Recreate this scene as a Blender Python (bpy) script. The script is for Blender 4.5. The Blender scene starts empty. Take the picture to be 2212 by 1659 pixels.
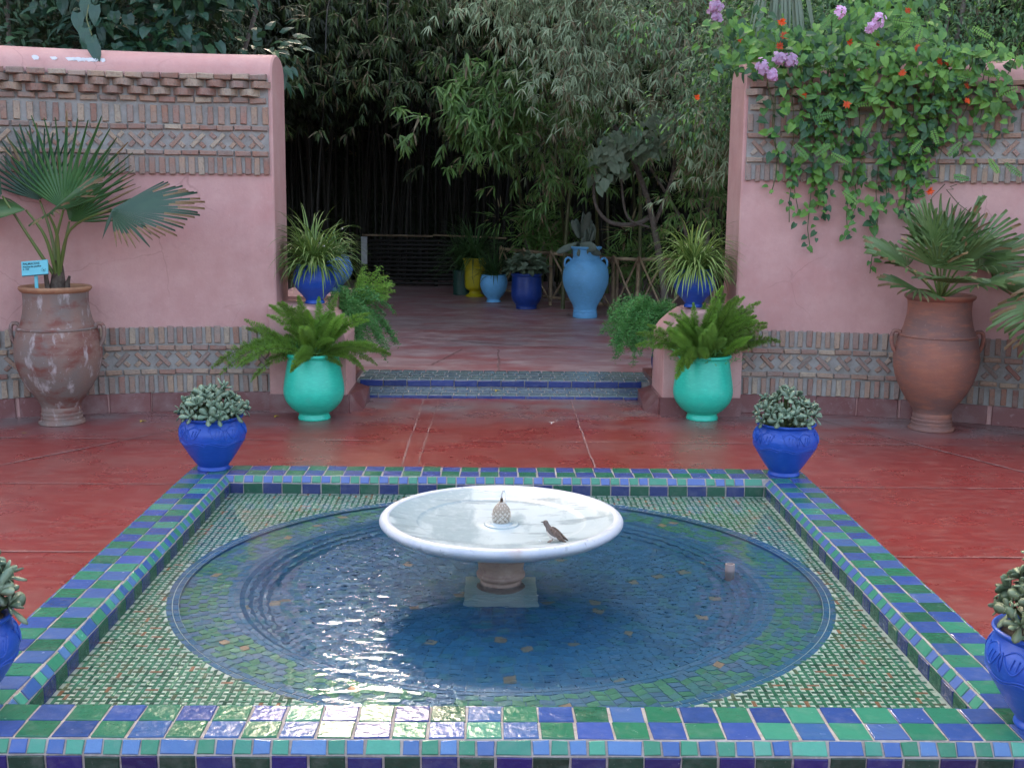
import bpy, math, random
from math import sin, cos, pi, radians, atan2, sqrt
from mathutils import Vector, Matrix, noise as mnoise

random.seed(7)
R = random.uniform
sc = bpy.context.scene
col = sc.collection

# ------------------------------------------------------------------ camera
pitch, yaw, roll = math.atan(410 / 2520), radians(.95), radians(.65)
fw = Vector((sin(yaw) * cos(pitch), cos(yaw) * cos(pitch), -sin(pitch)))
r0 = Vector((cos(yaw), -sin(yaw), 0)); u0 = r0.cross(fw)
rr = r0 * cos(roll) + u0 * sin(roll); uu = u0 * cos(roll) - r0 * sin(roll)
cd = bpy.data.cameras.new('camera'); cam = bpy.data.objects.new('camera', cd); col.objects.link(cam)
cam.matrix_world = Matrix(((rr.x, uu.x, -fw.x, 0), (rr.y, uu.y, -fw.y, 0), (rr.z, uu.z, -fw.z, 1.6), (0, 0, 0, 1)))
cd.sensor_width = 36; cd.lens = 2520 / 2212 * 36; cd.clip_end = 500
sc.camera = cam

# ------------------------------------------------------------------ light
SUN_EL, SUN_AZ = radians(33), radians(-9)          # azimuth from +Y towards +X
w = bpy.data.worlds.new('World'); sc.world = w; w.use_nodes = True
nt = w.node_tree; nt.nodes.clear()
sky = nt.nodes.new('ShaderNodeTexSky'); sky.sky_type = 'NISHITA'; sky.sun_disc = False
sky.sun_elevation = SUN_EL; sky.sun_rotation = SUN_AZ
sky.air_density = .7; sky.dust_density = 7.0; sky.ozone_density = 0
bg = nt.nodes.new('ShaderNodeBackground'); bg.inputs['Strength'].default_value = .15
ow = nt.nodes.new('ShaderNodeOutputWorld')
nt.links.new(sky.outputs[0], bg.inputs[0]); nt.links.new(bg.outputs[0], ow.inputs[0])
sd = bpy.data.lights.new('sun', 'SUN'); sd.energy = .5; sd.angle = radians(14); sd.color = (1, .95, .88)
so = bpy.data.objects.new('sun', sd); col.objects.link(so)
sdir = Vector((sin(SUN_AZ) * cos(SUN_EL), cos(SUN_AZ) * cos(SUN_EL), sin(SUN_EL)))
so.rotation_euler = sdir.to_track_quat('Z', 'Y').to_euler(); so.location = (0, 0, 12)
vs = sc.view_settings
vs.view_transform = 'Standard'; vs.look = 'None'; vs.exposure = 3.15; vs.gamma = 1; vs.use_curve_mapping = False
vs.use_white_balance = True; vs.white_balance_temperature = 7300; vs.white_balance_tint = 12
sc.cycles.use_denoising = True
sc.cycles.max_bounces = 10; sc.cycles.transparent_max_bounces = 8; sc.cycles.diffuse_bounces = 4
sc.cycles.sample_clamp_indirect = 6

# ------------------------------------------------------------------ materials
def srgb(h):
    h = h.lstrip('#'); v = [int(h[i:i + 2], 16) / 255 for i in (0, 2, 4)]
    return tuple(c / 12.92 if c <= .04045 else ((c + .055) / 1.055) ** 2.4 for c in v) + (1,)
def C4(c):
    return srgb(c) if isinstance(c, str) else tuple(c[:3]) + (1,)
def mat(name, base, layers=(), rough=.6, bump=None, rvar=None, spec=.5, obvar=0, stretch=(1, 1, 1), coat=0, rlayer=None, trans=0, metal=0):
    """layers: (scale, colour, lo, hi, amount[, stretch]) noise stains over the base. rvar: list of colours picked per object."""
    m = bpy.data.materials.new(name); m.use_nodes = True
    n = m.node_tree; N = n.nodes.new; L = n.links.new
    b = n.nodes['Principled BSDF']
    b.inputs['Roughness'].default_value = rough; b.inputs['Specular IOR Level'].default_value = spec
    b.inputs['Coat Weight'].default_value = coat; b.inputs['Coat Roughness'].default_value = .08
    b.inputs['Metallic'].default_value = metal
    if trans: b.inputs['Subsurface Weight'].default_value = 0
    tc = N('ShaderNodeTexCoord')
    oi = N('ShaderNodeObjectInfo')
    if rvar:
        cr = N('ShaderNodeValToRGB'); cr.color_ramp.interpolation = 'CONSTANT' if rvar[0] == 'C' else 'LINEAR'
        cols = rvar[1:] if rvar[0] == 'C' else rvar
        if len(cols) == 1: cols = [cols[0], cols[0]]
        el = cr.color_ramp.elements
        while len(el) < len(cols): el.new(.5)
        for i, c in enumerate(cols):
            el[i].position = i / (len(cols) - (0 if rvar[0] == 'C' else 1)); el[i].color = C4(c)
        L(oi.outputs['Random'], cr.inputs[0]); cur = cr.outputs[0]
    else:
        rg = N('ShaderNodeRGB'); rg.outputs[0].default_value = C4(base); cur = rg.outputs[0]
    ad = N('ShaderNodeVectorMath'); ad.operation = 'ADD'
    cx = N('ShaderNodeCombineXYZ')
    mm = N('ShaderNodeMath'); mm.operation = 'MULTIPLY'; mm.inputs[1].default_value = 37
    L(oi.outputs['Random'], mm.inputs[0]); L(mm.outputs[0], cx.inputs[0]); L(mm.outputs[0], cx.inputs[1])
    L(tc.outputs['Object'], ad.inputs[0]); L(cx.outputs[0], ad.inputs[1])
    def vec(st):
        if st == (1, 1, 1): return ad.outputs[0]
        mp = N('ShaderNodeMapping'); mp.inputs['Scale'].default_value = st; L(ad.outputs[0], mp.inputs[0]); return mp.outputs[0]
    def nz(scale, lo, hi, st=(1, 1, 1), det=6):
        t = N('ShaderNodeTexNoise'); t.inputs['Scale'].default_value = scale; t.inputs['Detail'].default_value = det; t.inputs['Roughness'].default_value = .6
        L(vec(st), t.inputs['Vector'])
        mr = N('ShaderNodeMapRange'); mr.inputs[1].default_value = lo; mr.inputs[2].default_value = hi
        L(t.outputs[0], mr.inputs[0]); return mr.outputs[0]
    for ly in layers:
        s, c, lo, hi, am = ly[:5]; st = ly[5] if len(ly) > 5 else stretch
        f = nz(s, lo, hi, st)
        mu = N('ShaderNodeMath'); mu.operation = 'MULTIPLY'; mu.inputs[1].default_value = am; L(f, mu.inputs[0])
        mx = N('ShaderNodeMix'); mx.data_type = 'RGBA'; L(mu.outputs[0], mx.inputs[0]); L(cur, mx.inputs[6]); mx.inputs[7].default_value = C4(c)
        cur = mx.outputs[2]
    if obvar:
        hs = N('ShaderNodeHueSaturation'); mr = N('ShaderNodeMapRange'); mr.inputs[3].default_value = 1 - obvar; mr.inputs[4].default_value = 1 + obvar
        L(oi.outputs['Random'], mr.inputs[0]); L(mr.outputs[0], hs.inputs['Value']); L(cur, hs.inputs['Color']); cur = hs.outputs[0]
    L(cur, b.inputs['Base Color'])
    if rlayer:
        s, lo, hi, r1, r2 = rlayer[:5]
        f = nz(s, lo, hi, rlayer[5] if len(rlayer) > 5 else (1, 1, 1)); mr = N('ShaderNodeMapRange'); mr.inputs[3].default_value = r1; mr.inputs[4].default_value = r2
        L(f, mr.inputs[0]); L(mr.outputs[0], b.inputs['Roughness'])
    if bump:
        prev = None
        for (s, dist, stg) in bump:
            t = N('ShaderNodeTexNoise'); t.inputs['Scale'].default_value = s; t.inputs['Detail'].default_value = 5
            L(vec(stretch), t.inputs['Vector'])
            bp = N('ShaderNodeBump'); bp.inputs['Strength'].default_value = stg; bp.inputs['Distance'].default_value = dist
            L(t.outputs[0], bp.inputs['Height'])
            if prev: L(prev, bp.inputs['Normal'])
            prev = bp.outputs[0]
        L(prev, b.inputs['Normal'])
    return m

def leafmat(name, c, c2, rough=.45, tr=.25, sc_=3.0, layers=()):
    m = mat(name, c, [(sc_, c2, .35, .65, .9), (sc_ * 7, c2, .4, .7, .4)] + list(layers), rough=rough, obvar=.28)
    n = m.node_tree; b = n.nodes['Principled BSDF']; out = n.nodes['Material Output']
    t = n.nodes.new('ShaderNodeBsdfTranslucent'); ms = n.nodes.new('ShaderNodeMixShader'); ms.inputs[0].default_value = tr
    src = b.inputs['Base Color'].links[0].from_socket
    n.links.new(src, t.inputs[0]); n.links.new(b.outputs[0], ms.inputs[1]); n.links.new(t.outputs[0], ms.inputs[2]); n.links.new(ms.outputs[0], out.inputs[0])
    return m

M = {}
M['pink'] = mat('pink_plaster', (.56, .325, .285), [(1.1, (.44, .235, .21), .35, .7, .85), (1.4, (.38, .20, .185), .5, .8, .5, (4, 4, .35)), (6, (.58, .36, .32), .4, .75, .6), (1.7, (.50, .19, .17), .5, .8, .5), (25, (.44, .24, .22), .5, .75, .4), (55, (.60, .40, .36), .6, .75, .35)], rough=.8, bump=[(9, .01, .25), (70, .003, .35)])
M['skirt'] = mat('dark_red_skirting', (.17, .06, .055), [(5, (.24, .15, .14), .45, .65, .8), (30, (.3, .2, .19), .6, .7, .6)], rough=.35, bump=[(30, .003, .4)], obvar=.15)
M['mortar'] = mat('grey_mortar', (.30, .295, .265), [(9, (.19, .18, .155), .4, .65, .7), (60, (.34, .32, .30), .5, .7, .5)], rough=.9, bump=[(60, .006, .6)])
M['brick'] = mat('old_brick', 0, [(14, (.24, .22, .19), .4, .68, .6), (70, (.13, .08, .065), .5, .72, .6), (120, (.42, .36, .29), .6, .75, .5)], rough=.85, bump=[(40, .006, .6), (150, .002, .5)],
                 rvar=[(.32, .165, .11), (.39, .28, .19), (.27, .14, .10), (.34, .21, .15), (.42, .34, .24), (.30, .20, .16), (.25, .18, .14), (.36, .18, .13)])
M['red_floor'] = mat('polished_red_floor', (.235, .028, .026),
    [(1.1, (.15, .022, .021), .3, .75, .8), (5, (.25, .045, .035), .4, .8, .6), (1.3, (.21, .12, .10), .54, .84, .65), (7, (.27, .12, .095), .46, .8, .6, (1, 2.5, 1)), (24, (.30, .17, .15), .61, .70, .55, (.4, 3, 1)), (26, (.34, .22, .19), .64, .70, .55, (3, .4, 1)), (45, (.42, .32, .28), .66, .72, .6, (.6, 2, 1)), (110, (.45, .35, .31), .66, .74, .5)],
    rough=.3, rlayer=(2.2, .2, .85, .16, .46), bump=[(3, .006, .08), (60, .0012, .18)])
def edge_wear(m, c, y0, y1):
    n = m.node_tree; N = n.nodes.new; b = n.nodes['Principled BSDF']; src = b.inputs['Base Color'].links[0].from_socket
    tc = N('ShaderNodeTexCoord'); sx = N('ShaderNodeSeparateXYZ'); n.links.new(tc.outputs['Object'], sx.inputs[0])
    ax = N('ShaderNodeMath'); ax.operation = 'ABSOLUTE'; n.links.new(sx.outputs[0], ax.inputs[0])
    sb = N('ShaderNodeMath'); sb.operation = 'MULTIPLY_ADD'; sb.inputs[1].default_value = .22; n.links.new(ax.outputs[0], sb.inputs[0]); n.links.new(sx.outputs[1], sb.inputs[2])
    mr = N('ShaderNodeMapRange'); mr.inputs[1].default_value = y0; mr.inputs[2].default_value = y1; n.links.new(sb.outputs[0], mr.inputs[0])
    t = N('ShaderNodeTexNoise'); t.inputs['Scale'].default_value = 2.6; t.inputs['Detail'].default_value = 7; n.links.new(tc.outputs['Object'], t.inputs['Vector'])
    m2 = N('ShaderNodeMapRange'); m2.inputs[1].default_value = .36; m2.inputs[2].default_value = .6; n.links.new(t.outputs[0], m2.inputs[0])
    mu = N('ShaderNodeMath'); mu.operation = 'MULTIPLY'; n.links.new(mr.outputs[0], mu.inputs[0]); n.links.new(m2.outputs[0], mu.inputs[1])
    m3 = N('ShaderNodeMath'); m3.operation = 'MULTIPLY'; m3.inputs[1].default_value = .85; n.links.new(mu.outputs[0], m3.inputs[0])
    mx = N('ShaderNodeMix'); mx.data_type = 'RGBA'; n.links.new(m3.outputs[0], mx.inputs[0]); n.links.new(src, mx.inputs[6]); mx.inputs[7].default_value = C4(c); n.links.new(mx.outputs[2], b.inputs['Base Color'])
edge_wear(M['red_floor'], (.20, .165, .155), 7.95, 8.75)
def hairlines(m, c):
    n = m.node_tree; N = n.nodes.new; b = n.nodes['Principled BSDF']; src = b.inputs['Base Color'].links[0].from_socket
    tc = N('ShaderNodeTexCoord'); t = N('ShaderNodeTexNoise'); t.inputs['Scale'].default_value = 3; t.inputs['Detail'].default_value = 5; n.links.new(tc.outputs['Object'], t.inputs['Vector'])
    mx0 = N('ShaderNodeMix'); mx0.data_type = 'RGBA'; mx0.inputs[0].default_value = .18; n.links.new(tc.outputs['Object'], mx0.inputs[6]); n.links.new(t.outputs[1], mx0.inputs[7])
    v = N('ShaderNodeTexVoronoi'); v.feature = 'DISTANCE_TO_EDGE'; v.inputs['Scale'].default_value = 2.2; n.links.new(mx0.outputs[2], v.inputs['Vector'])
    mr = N('ShaderNodeMapRange'); mr.inputs[1].default_value = .002; mr.inputs[2].default_value = .009; mr.inputs[3].default_value = 1; mr.inputs[4].default_value = 0; n.links.new(v.outputs[0], mr.inputs[0])
    t2 = N('ShaderNodeTexNoise'); t2.inputs['Scale'].default_value = 1.2; n.links.new(tc.outputs['Object'], t2.inputs['Vector'])
    m2 = N('ShaderNodeMapRange'); m2.inputs[1].default_value = .5; m2.inputs[2].default_value = .62; m2.inputs[4].default_value = .35; n.links.new(t2.outputs[0], m2.inputs[0])
    mu = N('ShaderNodeMath'); mu.operation = 'MULTIPLY'; n.links.new(mr.outputs[0], mu.inputs[0]); n.links.new(m2.outputs[0], mu.inputs[1])
    mx = N('ShaderNodeMix'); mx.data_type = 'RGBA'; n.links.new(mu.outputs[0], mx.inputs[0]); n.links.new(src, mx.inputs[6]); mx.inputs[7].default_value = C4(c); n.links.new(mx.outputs[2], b.inputs['Base Color'])
hairlines(M['pink'], (.25, .11, .10))
M['old_floor'] = mat('worn_red_terrace_floor', (.33, .165, .155),
    [(.9, (.30, .235, .22), .4, .62, .85, (.7, 1.0, 1)), (4, (.48, .37, .34), .46, .66, .7, (.8, 1.6, 1)), (2.2, (.31, .085, .08), .48, .64, .8, (.8, 1.3, 1)), (30, (.55, .44, .41), .55, .78, .5, (.5, 4, 1))],
    rough=.35, rlayer=(3, .2, .9, .38, .55), bump=[(4, .006, .08), (60, .002, .3)])
M['joint'] = mat('pale_floor_joint', (.27, .16, .145), [(12, (.16, .05, .045), .45, .62, .8)], rough=.6)
M['dusty'] = mat('grey_worn_cement', (.20, .165, .15), [(4, (.13, .08, .075), .4, .65, .8), (30, (.3, .26, .24), .5, .7, .6)], rough=.45, bump=[(30, .003, .3)])
M['soil'] = mat('dark_soil', (.035, .028, .02), [(3, (.06, .045, .03), .4, .6, .7), (40, (.09, .07, .045), .5, .65, .6)], rough=.95, bump=[(20, .03, .6)])
M['grout'] = mat('pale_grout', (.34, .31, .28), [(10, (.20, .17, .15), .4, .6, .8), (60, (.46, .43, .40), .5, .7, .5)], rough=.8, bump=[(80, .002, .5)])
def glaze(name, cols, dirty=(.3, .3, .28)):
    return mat(name, 0, [(35, cols[-1], .35, .75, .3), (110, dirty, .66, .76, .5), (16, dirty, .5, .9, .22)], rough=.22, bump=[(14, .003, .3), (42, .004, .7)], rvar=cols, rlayer=(25, .3, .8, .12, .32))
M['tg'] = glaze('green_glaze', [(.012, .11, .055), (.02, .16, .085), (.008, .075, .04), (.03, .20, .12), (.045, .25, .17), (.012, .13, .06), (.02, .17, .11)])
M['tb'] = glaze('blue_glaze', [(.022, .065, .22), (.035, .085, .26), (.014, .04, .15), (.035, .11, .24), (.055, .11, .26), (.02, .055, .19), (.04, .085, .30)])
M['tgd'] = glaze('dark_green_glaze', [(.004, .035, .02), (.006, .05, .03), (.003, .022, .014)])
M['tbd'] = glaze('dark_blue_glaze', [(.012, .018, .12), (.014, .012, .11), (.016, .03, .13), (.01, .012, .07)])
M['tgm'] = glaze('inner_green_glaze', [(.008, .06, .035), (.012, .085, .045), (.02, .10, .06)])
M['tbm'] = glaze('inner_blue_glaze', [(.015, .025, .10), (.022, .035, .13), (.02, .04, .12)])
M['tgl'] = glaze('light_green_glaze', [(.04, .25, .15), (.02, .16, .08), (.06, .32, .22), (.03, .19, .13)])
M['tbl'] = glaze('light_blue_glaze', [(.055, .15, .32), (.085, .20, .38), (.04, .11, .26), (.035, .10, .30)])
M['step_top'] = glaze('grey_blue_glaze', [(.12, .19, .195), (.15, .21, .20), (.11, .165, .19), (.14, .19, .185)])
M['step_front'] = glaze('cobalt_glaze', [(.022, .04, .17), (.03, .05, .20), (.015, .03, .13)])
def simple(name, c, r=.3, c2=None):
    return mat(name, c, [(40, c2 or tuple(x * .6 for x in c), .4, .65, .7)], rough=r, bump=[(60, .002, .3)])
for k, c in dict(w_green=(.035, .20, .10), w_green2=(.055, .27, .15), w_dark=(.018, .12, .065), w_cream=(.74, .78, .64), w_tan=(.42, .18, .09), w_moss=(.13, .17, .085),
                 r_green=(.04, .22, .12), r_green2=(.06, .26, .15), r_blue=(.06, .17, .28), r_teal=(.06, .22, .21), r_tan=(.38, .25, .15),
                 b_blue=(.02, .145, .27), b_blue2=(.028, .16, .29), b_blue3=(.018, .12, .235), b_teal=(.024, .165, .235), b_tan=(.20, .19, .15)).items():
    M[k] = simple(k + '_mosaic', c)
M['terra'] = mat('terracotta', (.29, .11, .07), [(1.8, (.17, .095, .08), .38, .6, .95, (1, 1, 2)), (7, (.36, .14, .08), .5, .7, .7, (1, 1, 5)), (30, (.16, .08, .06), .55, .75, .5, (1, 1, 4)), (60, (.42, .28, .22), .62, .75, .4)], rough=.75, bump=[(12, .006, .4), (80, .002, .4)])
M['terra_dirty'] = mat('lime_stained_terracotta', (.24, .14, .105), [(3.2, (.17, .14, .12), .38, .58, .9, (1, 1, .8)), (3, (.17, .05, .035), .5, .62, .9, (1, 1, 2.5)), (14, (.44, .40, .38), .57, .7, .85, (1, 1, .4)), (60, (.5, .46, .44), .64, .74, .6)], rough=.8, bump=[(14, .005, .4), (90, .002, .5)])
M['terra_rim'] = mat('ochre_terracotta', (.36, .19, .10), [(12, (.25, .11, .06), .45, .65, .7)], rough=.7, bump=[(60, .002, .4)])
def paint(name, c, r=.5):
    d = tuple(x * .7 for x in c); l = tuple(min(1, x * 1.25 + .02) for x in c)
    return mat(name, c, [(4, d, .35, .75, .7), (25, l, .5, .72, .5, (1, 1, 4)), (9, tuple(x * .6 + .1 for x in c), .58, .8, .4), (90, (.35, .38, .4), .68, .75, .6)], rough=r, bump=[(14, .006, .3, ), (110, .0015, .4)])
M['turq'] = paint('turquoise_paint', (.0, .55, .37), .38)
M['blue'] = paint('cobalt_paint', (.003, .068, .38), .42)
M['blue2'] = paint('deep_blue_paint', (.004, .045, .26), .4)
M['lblue'] = paint('light_blue_paint', (.13, .46, .78), .55)
M['sblue'] = paint('shaded_blue_paint', (.05, .16, .42), .5)  # light blue paint darkened, shade behind the pedestal put into the colour
M['yellow'] = paint('yellow_paint', (.45, .38, .01), .5)
M['dgreen'] = paint('dark_green_paint', (.01, .06, .045), .5)
M['white'] = mat('white_paint', (.34, .36, .36), [(20, (.22, .22, .21), .5, .7, .6)], rough=.6)
M['wood'] = mat('weathered_bamboo_pole', (.38, .28, .17), [(8, (.15, .10, .06), .42, .62, .8), (50, (.38, .29, .18), .5, .7, .5)], rough=.6, bump=[(50, .002, .4)], obvar=.2)
M['woodd'] = mat('dark_bamboo_slat', (.014, .013, .010), [(14, (.028, .023, .016), .5, .68, .6)], rough=.7, obvar=.35)
M['bark'] = mat('grey_bark', (.16, .14, .115), [(9, (.09, .075, .06), .4, .62, .8), (40, (.25, .23, .2), .5, .7, .5)], rough=.85, bump=[(30, .01, .6)])
M['culmd'] = mat('shaded_culm', (.014, .015, .009), [(4, (.022, .02, .013), .4, .6, .8)], rough=.6)  # culm copy darkened, the grove's deep shade is put into its colour
M['culm'] = mat('green_bamboo_culm', (.07, .09, .03), [(4, (.10, .09, .045), .4, .6, .8), (20, (.05, .06, .02), .5, .7, .5)], rough=.4, obvar=.35)
M['fibre'] = mat('palm_fibre', (.10, .075, .055), [(30, (.05, .03, .025), .4, .6, .8), (12, (.16, .14, .11), .5, .7, .6)], rough=.9, bump=[(50, .008, .7)])
M['petiole'] = mat('green_petiole', (.10, .16, .035), [(9, (.16, .15, .05), .45, .65, .7)], rough=.4)
M['marble'] = mat('white_marble', (.44, .52, .52), [(3, (.37, .46, .46), .4, .65, .8), (3.5, (.20, .29, .31), .52, .57, .8, (1, .3, 1)), (9, (.16, .23, .25), .56, .60, .8, (.3, 1.6, 1)), (30, (.50, .57, .57), .5, .7, .4)], rough=.28, bump=[(40, .002, .25)])
M['marble_rim'] = mat('weathered_marble', (.46, .50, .53), [(10, (.34, .40, .48), .45, .68, .85), (24, (.22, .25, .28), .60, .68, .75), (6, (.40, .33, .30), .62, .74, .8)], rough=.4, bump=[(30, .004, .35)])
M['column'] = mat('stained_stone', (.24, .17, .13), [(8, (.16, .10, .08), .4, .62, .8, (1, 1, 3)), (30, (.34, .27, .22), .5, .7, .5)], rough=.6, bump=[(30, .003, .4)])
M['plinth'] = mat('pale_plinth_stone', (.38, .46, .42), [(6, (.27, .36, .33), .4, .65, .8)], rough=.7)
M['cone'] = mat('beige_cone_stone', (.50, .46, .39), [(60, (.25, .2, .14), .5, .66, .7)], rough=.6)
M['metal'] = mat('brass_nozzle', (.10, .06, .04), rough=.4, metal=.7)
M['pipe'] = mat('grey_pipe', (.2, .16, .15), rough=.6)
M['soilpot'] = mat('pot_soil', (.03, .022, .016), [(60, (.07, .05, .035), .5, .65, .6)], rough=.95, bump=[(50, .01, .6)])
M['ink'] = mat('dark_ink', (.01, .06, .08), rough=.6)
M['aqua'] = mat('aqua_sign_board', (.10, .50, .56), [(10, (.08, .44, .52), .4, .7, .6)], rough=.4)
M['aqua_dark'] = mat('dark_teal_edge', (.005, .05, .055), rough=.5)
M['y_leaf'] = mat('yellow_leaf', (.55, .40, .03), [(60, (.4, .22, .02), .5, .7, .6)], rough=.6)
M['guano'] = mat('white_dropping', (.62, .66, .66), rough=.7)
# foliage
M['palm'] = leafmat('palm_green', (.025, .10, .03), (.05, .14, .035), .38, .22, 6)
M['palm_d'] = leafmat('palm_blue_green', (.035, .095, .06), (.05, .12, .07), .38, .2, 6)
M['palm_r'] = leafmat('fan_palm_green', (.085, .17, .05), (.15, .235, .085), .4, .2, 6)
M['tan'] = leafmat('dry_leaf_tip', (.36, .27, .15), (.25, .16, .07), .7, .3, 10)
M['vine'] = leafmat('vine_leaf_green', (.05, .17, .035), (.10, .25, .05), .5, .3, 4)
M['vine_l'] = leafmat('young_vine_leaf', (.12, .28, .045), (.15, .33, .06), .5, .35, 4)
M['vine_d'] = leafmat('dark_vine_leaf', (.02, .075, .03), (.035, .11, .04), .55, .2, 4)
M['creeper'] = leafmat('blue_green_creeper', (.022, .07, .05), (.03, .09, .05), .38, .2, 4)
M['fig'] = leafmat('dusty_grey_leaf', (.12, .19, .11), (.18, .23, .15), .6, .15, 4)
M['bam_p'] = leafmat('pale_bamboo_leaf', (.26, .36, .19), (.33, .41, .24), .5, .3, 3)
M['bam_g'] = leafmat('green_bamboo_leaf', (.075, .18, .045), (.14, .26, .06), .42, .3, 3)
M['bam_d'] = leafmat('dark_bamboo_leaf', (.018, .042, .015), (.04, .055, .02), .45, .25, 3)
M['bam_m'] = leafmat('dim_bamboo_leaf', (.035, .075, .02), (.06, .095, .026), .5, .3, 3)  # green leaf darkened, dimness under the grove painted into the colour
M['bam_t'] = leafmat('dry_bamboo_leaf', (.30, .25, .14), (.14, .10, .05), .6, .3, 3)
M['spider'] = leafmat('spider_leaf_green', (.10, .20, .04), (.14, .26, .05), .4, .25, 20)
M['spider_g'] = leafmat('spider_leaf_pale', (.26, .38, .12), (.18, .30, .07), .4, .3, 20)
M['spider_c'] = leafmat('spider_leaf_cream', (.36, .46, .16), (.26, .38, .10), .4, .3, 20)
M['grassy'] = leafmat('dark_grassy_leaf', (.05, .14, .04), (.08, .18, .055), .5, .2, 20)
M['fern'] = leafmat('foxtail_green', (.15, .33, .05), (.24, .44, .07), .6, .4, 10)
M['fern_l'] = leafmat('young_foxtail', (.22, .38, .04), (.16, .32, .05), .5, .4, 10)
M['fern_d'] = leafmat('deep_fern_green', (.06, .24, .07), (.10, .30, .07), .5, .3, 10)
M['succ'] = leafmat('grey_succulent', (.12, .205, .13), (.19, .28, .19), .45, .1, 14, layers=[(3, (.10, .13, .07), .5, .7, .6)])
M['succ_b'] = leafmat('green_succulent', (.09, .15, .08), (.16, .22, .13), .45, .1, 14)
M['cactus'] = leafmat('grey_cactus', (.11, .16, .12), (.16, .20, .16), .6, .05, 14)
M['shrub'] = leafmat('shrub_green', (.05, .13, .04), (.085, .19, .065), .65, .3, 3)
M['shrub_l'] = leafmat('acid_green_shrub', (.16, .25, .02), (.12, .22, .02), .45, .4, 3)
M['grass_b'] = leafmat('grey_hanging_blade', (.12, .17, .10), (.16, .20, .14), .5, .2, 3)
M['orange'] = leafmat('orange_petal', (.75, .11, .01), (.65, .06, .01), .5, .3, 20)
M['pinkf'] = leafmat('lilac_petal', (.62, .38, .60), (.72, .5, .70), .5, .3, 20)
M['pinkf2'] = leafmat('deep_pink_petal', (.50, .18, .36), (.62, .3, .48), .5, .3, 20)
M['whitef'] = leafmat('small_white_flower', (.65, .65, .6), (.6, .6, .55), .5, .3, 20)
M['stem'] = mat('thin_green_stem', (.07, .10, .03), rough=.5)
M['b_head'] = mat('sparrow_grey', (.12, .095, .08), [(200, (.07, .055, .045), .45, .65, .7)], rough=.8)
M['b_wing'] = mat('sparrow_wing', (.13, .085, .06), [(130, (.04, .028, .022), .45, .6, .8), (90, (.28, .22, .17), .6, .7, .6)], rough=.8)
M['b_belly'] = mat('sparrow_belly', (.55, .50, .44), rough=.9)
M['b_dark'] = mat('sparrow_tail', (.035, .03, .028), [(100, (.09, .075, .06), .5, .65, .7)], rough=.7)
M['b_leg'] = mat('sparrow_leg', (.25, .13, .09), rough=.6)

# water: clear, refracting, rippled
wm = bpy.data.materials.new('rippled_water'); wm.use_nodes = True; M['water'] = wm
n = wm.node_tree; b = n.nodes['Principled BSDF']
b.inputs['Base Color'].default_value = (.80, .92, .97, 1); b.inputs['Roughness'].default_value = .015
b.inputs['IOR'].default_value = 1.33; b.inputs['Transmission Weight'].default_value = 1
tc = n.nodes.new('ShaderNodeTexCoord')
mp = n.nodes.new('ShaderNodeMapping'); mp.inputs['Scale'].default_value = (.8, 1.5, 1); n.links.new(tc.outputs['Object'], mp.inputs[0])
t1 = n.nodes.new('ShaderNodeTexNoise'); t1.inputs['Scale'].default_value = 9; t1.inputs['Detail'].default_value = 2; t1.inputs['Distortion'].default_value = .4
t2 = n.nodes.new('ShaderNodeTexNoise'); t2.inputs['Scale'].default_value = 30; t2.inputs['Detail'].default_value = 1
wv = n.nodes.new('ShaderNodeTexWave'); wv.wave_type = 'RINGS'; wv.rings_direction = 'Z'; wv.inputs['Scale'].default_value = 4.5; wv.inputs['Distortion'].default_value = 2.2; wv.inputs['Detail'].default_value = 1
for t in (t1, t2): n.links.new(mp.outputs[0], t.inputs['Vector'])
n.links.new(tc.outputs['Object'], wv.inputs['Vector'])
# ripples die away from the basin centre
ln = n.nodes.new('ShaderNodeVectorMath'); ln.operation = 'LENGTH'; n.links.new(tc.outputs['Object'], ln.inputs[0])
fa = n.nodes.new('ShaderNodeMapRange'); fa.inputs[1].default_value = .9; fa.inputs[2].default_value = 1.75; fa.inputs[3].default_value = 1; fa.inputs[4].default_value = .12
n.links.new(ln.outputs['Value'], fa.inputs[0])
prev = None
for t, dist in ((t1, .006), (t2, .0012), (wv, .0008)):
    mu = n.nodes.new('ShaderNodeMath'); mu.operation = 'MULTIPLY'
    n.links.new(t.outputs['Fac' if t.type != 'TEX_NOISE' else 0], mu.inputs[0]); n.links.new(fa.outputs[0], mu.inputs[1])
    bp = n.nodes.new('ShaderNodeBump'); bp.inputs['Strength'].default_value = 1; bp.inputs['Distance'].default_value = dist
    n.links.new(mu.outputs[0], bp.inputs['Height'])
    if prev: n.links.new(prev, bp.inputs['Normal'])
    prev = bp.outputs[0]
n.links.new(prev, b.inputs['Normal'])

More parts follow.
